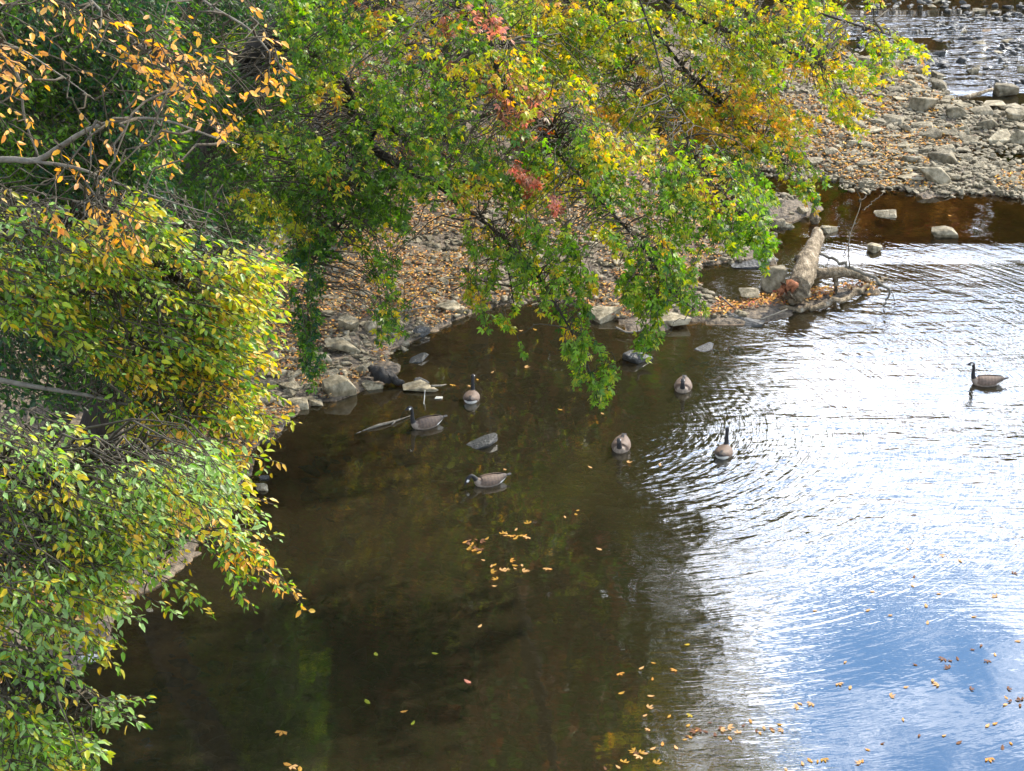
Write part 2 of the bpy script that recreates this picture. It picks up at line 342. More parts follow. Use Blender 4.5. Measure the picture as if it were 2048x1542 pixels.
wat, X, Y = grid_mesh('river', grid_lines(-12, 26, .25, -60, 70), grid_lines(22, 86, .25, -40, 240), lambda x, y: x*0, M['water'])
tag(wat, kind='structure')
q = proj(np.stack([X, Y, X*0], -1)); qx, qy = q[..., 0], q[..., 1]
# where wind and current rough the water up
rip = smooth01((qx - (1190 - 170*np.exp(-((qy-950)/80)**2) + np.where(qy > 1000, (qy-1000)*.18, (1000-qy)*.4)))/260)
rip = rip*smooth01((qy-500)/90)
calmlow = smooth01((qy-1080)/240)*smooth01((qx-1480)/260)
rip = rip*(1 - .96*calmlow)
rip = rip*(.45 + .8*fbm(X*.35, Y*.5, 77, 3))*1.25
rif = smooth01((200-qy)/30)*smooth01((qx-1500)/150)*smooth01((qy-15)/20)
rip = np.maximum(rip, rif*2.5*(fbm(X*.4, Y*.4, 55, 2) > .36))
rif2 = np.exp(-((qy-(500-(qx-1750)*.02))/26)**2)*smooth01((qx-1560)/100)
rip = np.maximum(rip, rif2*.8)
pool = smooth01((488-qy)/14)*smooth01((qy-330)/20)*smooth01((qx-1400)/60)
rip = rip*(1-pool)
rip = np.where((qx < 900) | (qy < -200), .05, rip) + .02
rip = np.where((qx > 2300), 1.0, rip)
silt = .48 - .42*smooth01((510-qy)/20)*smooth01((qy-210)/30)     # the pool behind the log is clear and shallow
b = wat.data.attributes.new('silt', 'FLOAT', 'POINT'); b.data.foreach_set('value', silt.ravel().astype(np.float32))
a = wat.data.attributes.new('ripple', 'FLOAT', 'POINT'); a.data.foreach_set('value', rip.ravel().astype(np.float32))

# ------------------------------------------------------------------ stones
def stone_mesh(seed, flat=.45, n=15, name='stone'):
    r = np.random.default_rng(seed); bm = bmesh.new()
    for _ in range(n):
        v = unit(r.normal(size=3)); v = np.sign(v)*np.abs(v)**.7; v = v/max(np.abs(v).max(), .8)
        bm.verts.new((v[0]*.5*(1+.2*r.normal()), v[1]*.36, v[2]*.5*flat))
    bmesh.ops.convex_hull(bm, input=bm.verts[:])
    bmesh.ops.delete(bm, geom=[v for v in bm.verts if not v.link_faces], context='VERTS')
    bmesh.ops.bevel(bm, geom=bm.edges[:], offset=.022, segments=1, affect='EDGES', clamp_overlap=True)
    me = bpy.data.meshes.new(name); bm.to_mesh(me); bm.free(); return me
PROTO = [stone_mesh(100+i, (.35, .5, .7, .28)[i % 4], 12+(i % 3)*3) for i in range(16)]
for p in PROTO: p.materials.append(M['rock'])
WETP = [stone_mesh(300+i, .45, 13) for i in range(4)]
for p in WETP: p.materials.append(M['rockwet'])
PALP = [stone_mesh(330+i, .45, 13) for i in range(3)]
for p in PALP: p.materials.append(M['rockpale'])
def pxm(y):                         # pixels per metre along the image row at ground depth y
    return FPX/math.hypot(y, CAM_H)
def put_stone(me, px, py, wpx, label, group, hgt=1.0, rz=None, z=None, tilt=.12, dep=1.0, name='stone', cat='stone'):
    p = gp(px, py); w = wpx/pxm(p[1])
    o = bpy.data.objects.new(name, me); COL.objects.link(o)
    o.scale = (w, w*dep, w*hgt)
    if rz is None: rz = random.uniform(-.5, .5) + (math.pi if random.random() < .5 else 0)
    o.rotation_euler = (random.gauss(0, tilt), random.gauss(0, tilt), rz)
    if z is None:
        zt = float(height(np.array([p[0]]), np.array([p[1]]))[0]); z = max(zt, -.02)
    o.location = (p[0], p[1], z + w*.10*hgt)
    return tag(o, label, cat, group)
# stones one can single out
NOTE = [
 (WETP[0], 963, 888, 66, 'black wet stone with white glints, alone in open dark water below the two left geese', .55, 0.0),
 (WETP[1], 832, 719, 52, 'flat wet blue-grey stone breaking the water near the dark slab', .35, 0.0),
 (WETP[2], 1283, 722, 74, 'broad black stone in the water on which the small dark bird stands', .7, 0.0),
 (PROTO[3], 846, 777, 62, 'flat grey slab with a dark left end lying in the shallows', .7, 0.0),
 (WETP[3], 845, 762, 30, 'small dark curved stone just behind the flat grey slab', .6, 0.0),
 (PALP[0], 878, 797, 15, 'tiny white stone poking out of the water beside the goose seen from behind', .6, 0.0),
 (PROTO[0], 1771, 431, 44, 'flat pale leaning stone alone in the brown pool', .5, 0.0),
 (PROTO[5], 1890, 470, 54, 'grey pointed stone at the right side of the brown pool', .8, 0.0),
 (PROTO[9], 1656, 464, 34, 'rounded grey stone in the pool beside the far end of the log', 1.0, 0.0),
 (PROTO[2], 1752, 501, 30, 'small brown stone with a white wave breaking round it', 1.2, 0.0),
 (WETP[0], 1408, 697, 44, 'low wet stone with white glints in the ripples below the log spit', .35, 0.0),
 (PROTO[6], 1548, 578, 62, 'large pale boulder propped against the cut end of the log', 1.3, .12),
 (WETP[3], 1475, 640, 110, 'long low mossy slab along the near edge of the log spit', .28, .0),
 (WETP[1], 1510, 528, 100, 'long flat olive slab at the back of the little inlet', .3, .0),
 (PROTO[8], 1500, 596, 44, 'tan stone in the leafy debris left of the log', .8, .1),
 (PROTO[10], 1865, 368, 58, 'big square-edged stone overhanging the far rim of the brown pool', 1.2, .08),
 (PROTO[11], 1822, 365, 50, 'yellowish flat stone left of the big square-edged stone', .7, .1),
 (PROTO[12], 1885, 330, 62, 'dark-fronted block on the bar above the pool rim', 1.2, .12),
 (PROTO[13], 1850, 228, 60, 'largest tilted slab in the middle of the gravel bar', 1.1, .15),
 (PROTO[14], 2012, 190, 48, 'broad pale slab at the upstream end of the gravel bar', .8, .1),
 (PROTO[15], 1985, 218, 50, 'wide flat stone near the right end of the gravel bar', .8, .12),
 (PROTO[1], 1790, 140, 44, 'thick stone at the upstream rim of the bar beside the riffle', 1.0, .1),
 (PROTO[2], 700, 675, 44, 'blocky brown stone on the leafy bank above the shore', 1.3, .25),
 (PROTO[3], 690, 712, 62, 'large smooth olive boulder on the leafy bank', 1.3, .15),
 (PROTO[5], 680, 790, 66, 'pointed boulder with a black shaded front at the water edge', 1.5, .05),
 (PROTO[6], 760, 688, 28, 'rounded grey stone perched at the mouth of the small bay', 1.3, .05),
 (WETP[2], 846, 672, 42, 'black leaning stone at the shore above the flat wet stone', 1.2, .05),
 (PROTO[0], 597, 815, 40, 'upright grey stone at the waterline left of the pointed boulder', 1.5, .0),
 (PROTO[7], 630, 808, 34, 'round dark stone between the upright stone and the pointed boulder', 1.1, .0),
 (WETP[1], 545, 855, 56, 'dark flat rock at the tip of the left shore', 1.0, .0),
 (WETP[3], 520, 875, 64, 'wet ledge rock below the dark flat rock of the left shore', .8, .0),
 (PROTO[9], 740, 777, 40, 'slaty stone at the foot of the black driftwood', .9, .0),
 (PROTO[10], 765, 718, 26, 'small bluish stone in the bay above the driftwood', .8, .0),
 (PROTO[12], 525, 977, 34, 'grey stone just off the left bank beneath the foliage', .9, .0),
 (WETP[0], 527, 957, 22, 'small black stone beside the grey stone off the left bank', .9, .0),
 (PROTO[13], 335, 1015, 70, 'flat upright slab leaning on the bank between the sprays of leaves', 1.5, .3),
 (PALP[1], 180, 1322, 38, 'pale grey broken slab at the water edge in the lower left', .5, .05),
 (PROTO[14], 270, 1110, 60, 'narrow flat stone on the shady lower-left bank', .6, .2),
 (PROTO[8], 300, 1222, 14, 'tiny stone in the dark shallows below the left sprays', .8, .0),
 (PROTO[11], 905, 628, 52, 'tumbled block at the shore where the bay begins', 1.3, .08),
 (PROTO[4], 1345, 650, 60, 'light grey shore stone with wet foot beneath the hanging branch', .9, .05),
 (PROTO[1], 1215, 640, 60, 'brown shore stone half covered by the hanging green branch', .8, .05),
 (PROTO[15], 2030, 355, 50, 'pale stone at the right rim of the brown pool', .8, .05),
]
for (me, px, py, w, lab, hg, z) in NOTE:
    put_stone(me, px, py, w, lab, None, hg, rz=random.uniform(-.35, .35), z=z, dep=1.0 if w < 100 else .7)
# the 250 largest of the rest: by stretch of shore, ranked by size inside each stretch
ZONES = [
 ('gravel bar just above the brown pool', [(1560, 335), (1800, 350), (2040, 380), (2040, 335), (1800, 300), (1560, 290)], 44, 34),
 ('gravel bar left of the right-hand pond', [(1690, 300), (1930, 330), (1940, 270), (1700, 240)], 30, 36),
 ('gravel bar behind the right-hand pond', [(1900, 285), (2046, 285), (2046, 215), (1900, 215)], 24, 40),
 ('upstream rim of the gravel bar', [(1700, 115), (1880, 150), (1900, 215), (1700, 230)], 34, 33),
 ('riffle at the top right', [(1800, 40), (2046, 40), (2046, 195), (1900, 150), (1790, 110)], 34, 24),
 ('far shoal along the top edge', [(1830, 2), (2046, 2), (2046, 28), (1830, 18)], 14, 24),
 ('bar under the yellow-green leaves', [(1300, 270), (1560, 260), (1560, 330), (1420, 345), (1300, 420)], 16, 34),
 ('shore between inlet and pool', [(1420, 410), (1620, 420), (1540, 520), (1400, 520)], 18, 30),
 ('bank under the hanging green branches', [(900, 460), (1380, 430), (1380, 620), (920, 620)], 22, 34),
 ('leafy bank above the bay', [(600, 560), (900, 540), (900, 630), (740, 700), (600, 700)], 26, 32),
 ('stony shore left of the driftwood', [(540, 720), (740, 700), (740, 770), (600, 815), (490, 850)], 28, 40),
 ('shaded left bank behind the sprays', [(200, 900), (480, 850), (470, 1000), (380, 1090), (200, 1180)], 12, 34),
]
ORD = ['largest', 'second largest', 'third largest', 'fourth largest', 'fifth largest', 'sixth largest', 'seventh largest', 'eighth largest', 'ninth largest', 'tenth largest'] + \
      [f'{w}' for w in ()]
def ordinal(i):
    if i < 10: return ORD[i]
    n = i+1; return f"{n}{'th' if 10 <= n % 100 <= 20 else {1:'st',2:'nd',3:'rd'}.get(n % 10,'th')} largest"
placed = [np.array([n[1], n[2], n[3]*.5]) for n in NOTE]
def sample_poly(poly, n):
    poly = np.asarray(poly, float); lo, hi = poly.min(0), poly.max(0); out = np.zeros((0, 2))
    while len(out) < n:
        c = lo + rng.random((n*3, 2))*(hi-lo); out = np.vstack([out, c[inpoly(c, poly)]])
    return out[:n]
for zname, poly, n, wmax in ZONES:
    got = []; tries = 0
    cand = sample_poly(poly, 900)
    sizes = np.sort(wmax*(.45 + .75*rng.random(n)**1.6))[::-1]
    wet = 'riffle' in zname or 'shoal' in zname
    for c in cand:
        if len(got) >= n: break
        w = sizes[len(got)]
        if all(abs(c[0]-q_[0]) > (w*.42+q_[2]*.85) or abs(c[1]-q_[1]) > (w*.20+q_[2]*.40) for q_ in placed):
            got.append((c[0], c[1], w)); placed.append(np.array([c[0], c[1], w*.5]))
    got.sort(key=lambda g: -g[2])
    for i, (px, py, w) in enumerate(got):
        me = random.choice(WETP) if wet and random.random() < .75 else random.choice(PROTO)
        put_stone(me, px, py, w, f'{ordinal(i)} loose stone of the {zname}', 'loose stones: ' + zname, random.uniform(.7, 1.35), tilt=.2,
                  z=-.02 if wet else None)
# the rest: small stones and pebbles as one mass
def scatter_stones(name, pts, sizes, mats, zoff=.1, seed=4, label=None):
    r = np.random.default_rng(seed); protoV = []; protoF = []; protoS = []
    for me in PROTO[:8]:
        v = np.zeros(len(me.vertices)*3); me.vertices.foreach_get('co', v); protoV.append(v.reshape(-1, 3))
        f = np.zeros(len(me.loops), int); me.loops.foreach_get('vertex_index', f); protoF.append(f)
        s = np.zeros(len(me.polygons), int); me.polygons.foreach_get('loop_total', s); protoS.append(s)
    Vs, Fs, Ss = [], [], []; off = 0; which = r.integers(0, 8, len(pts))
    for k in range(8):
        idx = np.where(which == k)[0]; m = len(idx)
        if not m: continue
        a = r.random(m)*2*np.pi; s = sizes[idx]; v = protoV[k][None]*s[:, None, None]*np.stack([np.ones(m), .7+.5*r.random(m), .7+.8*r.random(m)], -1)[:, None, :]
        tx = r.normal(0, .25, m); v2 = v.copy(); v2[..., 1] = v[..., 1]*np.cos(tx)[:, None] - v[..., 2]*np.sin(tx)[:, None]; v2[..., 2] = v[..., 1]*np.sin(tx)[:, None] + v[..., 2]*np.cos(tx)[:, None]
        c, sn = np.cos(a)[:, None], np.sin(a)[:, None]
        v3 = np.stack([v2[..., 0]*c - v2[..., 1]*sn, v2[..., 0]*sn + v2[..., 1]*c, v2[..., 2] + zoff*s[:, None]], -1) + pts[idx][:, None, :]
        nv = protoV[k].shape[0]
        Fs.append((protoF[k][None] + (np.arange(m)*nv)[:, None] + off).ravel()); Ss.append(np.tile(protoS[k], m)); Vs.append(v3.reshape(-1, 3)); off += m*nv
    return mesh_obj(name, np.vstack(Vs), np.concatenate(Fs), np.concatenate(Ss), mats)
def on_land(poly, n, lo=-.12, hi=50):
    c = sample_poly(poly, n); p = gp(c[:, 0], c[:, 1]); z = height(p[:, 0], p[:, 1]); p[:, 2] = z; k = (z > lo) & (z < hi); return p[k]
barpoly = [(1150, 250), (1560, 60), (1760, 95), (1900, 150), (2060, 200), (2060, 400), (1700, 385), (1500, 430), (1500, 640), (900, 640), (560, 860), (440, 1000), (420, 700), (600, 480), (900, 400)]
p1 = on_land(barpoly, 13000, -.07)
p1 = np.vstack([p1, on_land([(1560, 60), (1760, 95), (1900, 150), (2060, 200), (2060, 400), (1700, 385), (1400, 430), (1300, 250)], 9000, -.07)])
s1 = .05 + .20*rng.random(len(p1))**2.2; s1 *= np.interp(p1[:, 1], [30, 80], [.85, 1.35])
o = scatter_stones('gravel', p1, s1, M['rock']); tag(o, 'small angular grey-olive stones and gravel covering bar and bank', None, None, 'stuff')
rp_ = sample_poly([(1700, 0), (2060, 0), (2060, 200), (1880, 150), (1700, 112)], 1100); rp3 = gp(rp_[:, 0], rp_[:, 1]); rp3[:, 2] = -.04
rp3 = rp3[(rng.random(len(rp3)) < .9) & (fbm(rp3[:, 0]*.5, rp3[:, 1]*.5, 8, 2) > .52)]
o = scatter_stones('riffle_pebbles', rp3, .08+.3*rng.random(len(rp3))**2, M['rockwet'], seed=9); tag(o, 'small dark wet stones breaking the surface of the riffle', None, None, 'stuff')
# stones on the bed, seen through the water
bp = sample_poly([(450, 760), (900, 640), (1600, 640), (1500, 900), (1350, 1542), (0, 1542), (300, 1180)], 1800); b3 = gp(bp[:, 0], bp[:, 1]); b3[:, 2] = height(b3[:, 0], b3[:, 1])
b3 = b3[(b3[:, 2] < -.2) & (fbm(b3[:, 0]*.4, b3[:, 1]*.4, 18, 2) > .42)]
o = scatter_stones('streambed_stones', b3, .12+.45*rng.random(len(b3))**2, M['rockwet'], zoff=-.06, seed=12); tag(o, 'dark stones lying on the bed under the calm water', None, None, 'stuff')

# ------------------------------------------------------------------ leaves
BEECH = (np.array([(0, 0, 0), (.28, .21, .06), (.66, .19, .03), (1.0, .03, -.12), (.68, -.17, .05), (.28, -.22, .04), (.5, 0, -.02)]), [(0, 6, 2, 1), (6, 3, 2), (0, 5, 4, 6), (6, 4, 3)])
MAPLE = (np.array([(0, 0, 0), (.50, .17, .02), (1.0, 0, -.10), (.50, -.17, .02), (.12, .52, -.04), (.62, .60, -.10), (.40, .22, .03), (.12, -.52, -.04), (.62, -.60, -.10), (.40, -.22, .03)]),
         [(0, 3, 2, 1), (0, 6, 5, 4), (0, 7, 8, 9)])
CLUMP = (np.array([(0, 0, 0), (.5, .35, .05), (1, 0, -.1), (.5, -.35, .05)]), [(0, 3, 2, 1)])
def leaves_mesh(name, P, D, Nn, S, C, shape, material, parent=None):
    T, F = shape; D = unit(D); Nn = unit(Nn - (Nn*D).sum(-1, keepdims=True)*D); B = np.cross(Nn, D)
    V = P[:, None, :] + S[:, None, None]*(T[None, :, 0:1]*D[:, None, :] + T[None, :, 1:2]*B[:, None, :] + T[None, :, 2:3]*Nn[:, None, :])
    k, nv = len(P), len(T); f = np.concatenate([np.array(x) for x in F]); sz = np.array([len(x) for x in F])
    Fi = (f[None] + (np.arange(k)*nv)[:, None]).ravel(); Si = np.tile(sz, k)
    V = V.reshape(-1, 3)
    if parent is not None: V = local(parent, V)
    return mesh_obj(name, V, Fi, Si, material, parent, col=np.repeat(C, nv, 0))
PAL = dict(
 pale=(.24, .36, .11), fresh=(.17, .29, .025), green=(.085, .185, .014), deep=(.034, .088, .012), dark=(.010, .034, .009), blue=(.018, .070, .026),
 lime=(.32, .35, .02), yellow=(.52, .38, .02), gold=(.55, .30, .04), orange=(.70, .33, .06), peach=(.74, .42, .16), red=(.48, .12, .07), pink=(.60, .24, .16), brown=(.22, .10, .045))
def pick(weights, n, jit=.16):
    keys = list(weights); w = np.array([weights[k] for k in keys], float); w /= w.sum()
    c = np.array([PAL[k] for k in keys])[rng.choice(len(keys), n, p=w)]
    return np.clip(c*(1 + rng.normal(0, jit, (n, 1)))*(1 + rng.normal(0, .06, (n, 3))), .004, .9)

def sprays(B, D, Ln, twigs=6, tw_len=.35, gap=.055, leaf=.08, droop=.3, flat=.6, twist=.5):
    """Layered sprays: a stem with side twigs, leaves alternating along both.
    B base points (n,3), D directions, Ln lengths -> stems (n,5,3), twigs (m,4,3), leaves P, D, N, t(0 base..1 tip), spray index"""
    n = len(B); D = unit(D); side = unit(np.cross(D, [0, 0, 1.])); ts = np.linspace(0, 1, 6)
    stem = B[:, None, :] + Ln[:, None, None]*(ts[None, :, None]*D[:, None, :]) - (droop*Ln)[:, None, None]*(ts**2)[None, :, None]*np.array([0, 0, 1.])
    TW, LP, LD, LN, LT, LI = [], [], [], [], [], []
    def add_leaves(lines, gapn, idx, t0):
        k, m, _ = lines.shape; u = (np.arange(gapn)+.6)/gapn
        f = u*(m-1); i = np.minimum(f.astype(int), m-2); fr = (f-i)[None, :, None]
        p = lines[:, i]*(1-fr) + lines[:, i+1]*fr; d = unit(lines[:, i+1]-lines[:, i])
        sg = np.where(np.arange(gapn) % 2 == 0, 1., -1.)[None, :, None]; sd = unit(np.cross(d, [0, 0, 1.]))
        ld = unit(d*.75 + sg*sd*.8 + rng.normal(0, .22*twist*2, p.shape) + np.array([0, 0, -.25]))
        nn = unit(np.array([0, 0, 1.])*flat + rng.normal(0, .42, p.shape) + (1-flat)*rng.normal(0, .6, p.shape))
        LP.append(p.reshape(-1, 3)); LD.append(ld.reshape(-1, 3)); LN.append(nn.reshape(-1, 3))
        LT.append((t0[:, None] + (1-t0)[:, None]*u[None]*.6).ravel()); LI.append(np.repeat(idx, gapn))
    for j in range(twigs):
        t = (j+.7+rng.random(n)*.4)/(twigs+1); sg = 1. if j % 2 == 0 else -1.
        b = B + Ln[:, None]*t[:, None]*D; b[:, 2] -= droop*Ln*t**2
        l = tw_len*(1.15-t)*(.7+.6*rng.random(n))*Ln
        d = unit(D*.75 + sg*side*.8 + rng.normal(0, .18, (n, 3)))
        us = np.linspace(0, 1, 4); tw = b[:, None, :] + l[:, None, None]*us[None, :, None]*d[:, None, :]; tw[..., 2] -= (.25*l)[:, None]*us[None]**2
        TW.append(tw); add_leaves(tw, max(3, int(tw_len*Ln.mean()*.85/gap)), np.arange(n), t)
    add_leaves(stem[:, 2:], max(4, int(Ln.mean()*.65/gap)), np.arange(n), np.full(n, .45))
    return stem, (np.concatenate(TW) if TW else np.zeros((0, 4, 3))), np.concatenate(LP), np.concatenate(LD), np.concatenate(LN), np.concatenate(LT), np.concatenate(LI)

def densify(line, n=40): return catmull(line, n)
def link_branches(base, limbs, maxd=6.0, sag=.15):
    """thin branches from the nearest limb point to each spray base"""
    LPt = np.concatenate([densify(l) for l in limbs]); out = []; rad = []
    for b in base:
        d = np.linalg.norm(LPt-b, axis=1) + .6*np.maximum(b[2]-LPt[:, 2], 0); k = int(np.argmin(d + rng.random(len(d))*.5)); a = LPt[k]; dd = np.linalg.norm(a-b)
        if dd > maxd: continue
        ts = np.linspace(0, 1, 7)[:, None]; c = a*(1-ts) + b*ts; c[:, 2] += sag*dd*np.sin(np.pi*ts[:, 0]); c[1:-1] += rng.normal(0, .04*dd**.5, (5, 3))
        out.append(c); rad.append(np.linspace(.010+.004*dd, .004, 7))
    return np.array(out), np.array(rad)

def region_sprays(poly, n, yr, thr=.0, nseed=1, nscale=110., jit=0):
    c = sample_poly(poly, int(n*3)); v = fbm(c[:, 0]/nscale, c[:, 1]/nscale*1.6, nseed, 3); c = c[v > thr][:n]
    Y = yr[0] + (yr[1]-yr[0])*rng.random(len(c)); return c, at(c[:, 0], c[:, 1], Y)

def tree(name, label, base, trunk_pts, trunk_r, limbs, regions, leafshape, leafmat, bark, group=None, trunk_ns=12, cat='tree'):
    """regions: dicts(poly,n,yr,dir,len,leaf,colour fn(px(n,2), tip t), ...)"""
    t = empty(name, base); tag(t, label, cat, group)
    tube_obj('trunk', trunk_pts, trunk_r, bark, t, n=26, ns=trunk_ns, rough=.12)
    for pts, r0, r1 in limbs: tube_obj('branch', pts, [r0, r1], bark, t, n=22, ns=8, rough=.15)
    P, D, Nn, S, C = [], [], [], [], []; ST, SR, TWs, LK, LR = [], [], [], [], []
    for g in regions:
        px, B = region_sprays(g['poly'], g['n'], g['yr'], g.get('thr', 0), g.get('seed', 1), g.get('ns', 110.))
        n = len(B); d = np.array(g['dir'], float)[None] + rng.normal(0, g.get('dj', .35), (n, 3)); Ln = g['len']*(.65+.7*rng.random(n))
        B = B - unit(d)*Ln[:, None]*.6
        stem, tw, lp, ld, ln, lt, li = sprays(B, d, Ln, g.get('twigs', 6), g.get('tw', .42), g.get('gap', .055), g['leaf'], g.get('droop', .3), g.get('flat', .6), g.get('twist', .5))
        keep = rng.random(len(lp)) < g.get('keep', 1.0); lp, ld, ln, lt, li = lp[keep], ld[keep], ln[keep], lt[keep], li[keep]
        ln = ln + np.array(g.get('ntilt', (0, 0, 0)))
        P.append(lp); D.append(ld); Nn.append(ln); S.append(g['leaf']*(.45+.8*rng.random(len(lp))**.8)); C.append(g['col'](proj(lp), lt, li))
        ST.append(stem); SR.append(np.tile(np.linspace(.007, .0025, stem.shape[1]), (n, 1))*g.get('tk', 1)); TWs.append(tw)
        if g.get('link', True):
            a, b = link_branches(B, [l[0] for l in limbs], g.get('maxd', 6.0))
            if len(a): LK.append(a); LR.append(b)
    leaves_mesh('crown', np.vstack(P), np.vstack(D), np.vstack(Nn), np.concatenate(S), np.vstack(C), leafshape, leafmat, t)
    V1, F1, S1 = tubes(np.vstack(ST), np.vstack(SR), 4); V2, F2, S2 = tubes(np.vstack(TWs), np.full(np.vstack(TWs).shape[:2], .0028), 3)
    Vs, Fs, Ss = [V1, V2], [F1, F2+len(V1)], [S1, S2]; off = len(V1)+len(V2)
    if LK:
        V3, F3, S3 = tubes(np.vstack(LK), np.vstack(LR), 5); Vs.append(V3); Fs.append(F3+off); Ss.append(S3)
    mesh_obj('twigs', local(t, np.vstack(Vs)), np.concatenate(Fs), np.concatenate(Ss), M['twig'], t)
    return t
def colf(base, tip=None, tipw=0., patch=None, pthr=.6, pscale=90., pseed=5):
    """colour by season: BASE weights; leaves near the tip of a spray turn by TIP; patches turn by PATCH"""
    def f(px, t, li):
        n = len(px); c = pick(base, n)
        if tip: m = rng.random(n) < tipw*np.clip((t-.35)*2, 0, 1); c[m] = pick(tip, int(m.sum()))
        if patch:
            m = (fbm(px[:, 0]/pscale, px[:, 1]/pscale, pseed, 2) + rng.normal(0, .06, n)) > pthr; m &= rng.random(n) < .75; c[m] = pick(patch, int(m.sum()))
        return c
    return f
def A(*pts): return [at(px, py, Y) for px, py, Y in pts]

# --- beech with yellow-tipped sprays, left of the stream
tree('beech_tree', 'beech with layered green sprays turning yellow at the tips, leaning out from the left bank', (-9.0, 15.5, 1.5),
     [(-9.0, 15.5, .8), (-8.6, 15.6, 4.5), (-8.0, 15.8, 8.0), (-7.0, 16.0, 11.5), (-6.2, 16.2, 15)], [.28, .22, .17, .12, .07],
     [(A((-260, 640, 15.8), (60, 600, 16.0), (280, 560, 16.2), (420, 560, 16.4)), .04, .006), (A((-260, 700, 15.6), (0, 760, 15.6), (220, 800, 15.6), (380, 850, 15.7)), .035, .005),
      (A((-260, 500, 16.2), (20, 470, 16.3), (200, 440, 16.5), (380, 450, 16.8)), .06, .012), (A((-230, 560, 16.0), (0, 640, 16), (240, 690, 16.1), (460, 730, 16.4)), .05, .012)],
     [dict(poly=[(-40, 430), (120, 395), (300, 390), (450, 440), (555, 490), (540, 560), (500, 640), (470, 700), (380, 760), (240, 740), (100, 640), (-40, 620)], n=330, yr=(15.2, 17.2), dir=(.95, -.15, -.16), dj=.22, len=.68, leaf=.084,
           twigs=6, gap=.055, droop=.28, thr=.455, seed=3, ns=55, flat=.8, col=colf(dict(fresh=4, green=4, lime=2, pale=1), dict(yellow=3, lime=4, gold=1), .45, dict(yellow=3, gold=1, lime=4), .66, 120., 8)),
      dict(poly=[(400, 500), (560, 500), (500, 640), (520, 720), (520, 790), (550, 830), (500, 860), (360, 760)], n=85, yr=(15.4, 17.0), dir=(1, -.1, -.05), dj=.22, len=.55, leaf=.08, twigs=5, gap=.055, droop=.22, thr=.36, seed=13, ns=70,
           col=colf(dict(fresh=3, lime=4, green=2), dict(yellow=4, gold=1, lime=3), .6, dict(yellow=3, gold=2, lime=2), .62, 60., 4)),
      dict(poly=[(240, 740), (470, 700), (520, 850), (500, 960), (420, 960), (300, 880), (230, 820)], n=80, yr=(15.2, 16.5), dir=(.9, -.2, -.3), dj=.3, len=.5, leaf=.08, twigs=5, gap=.055, droop=.3, thr=.42, seed=23, ns=60,
           col=colf(dict(fresh=3, green=4, lime=2), dict(yellow=3, gold=1, lime=2), .7, dict(yellow=3, gold=2), .68, 60., 9))],
     BEECH, M['leaf_beech'], M['bark_grey'])
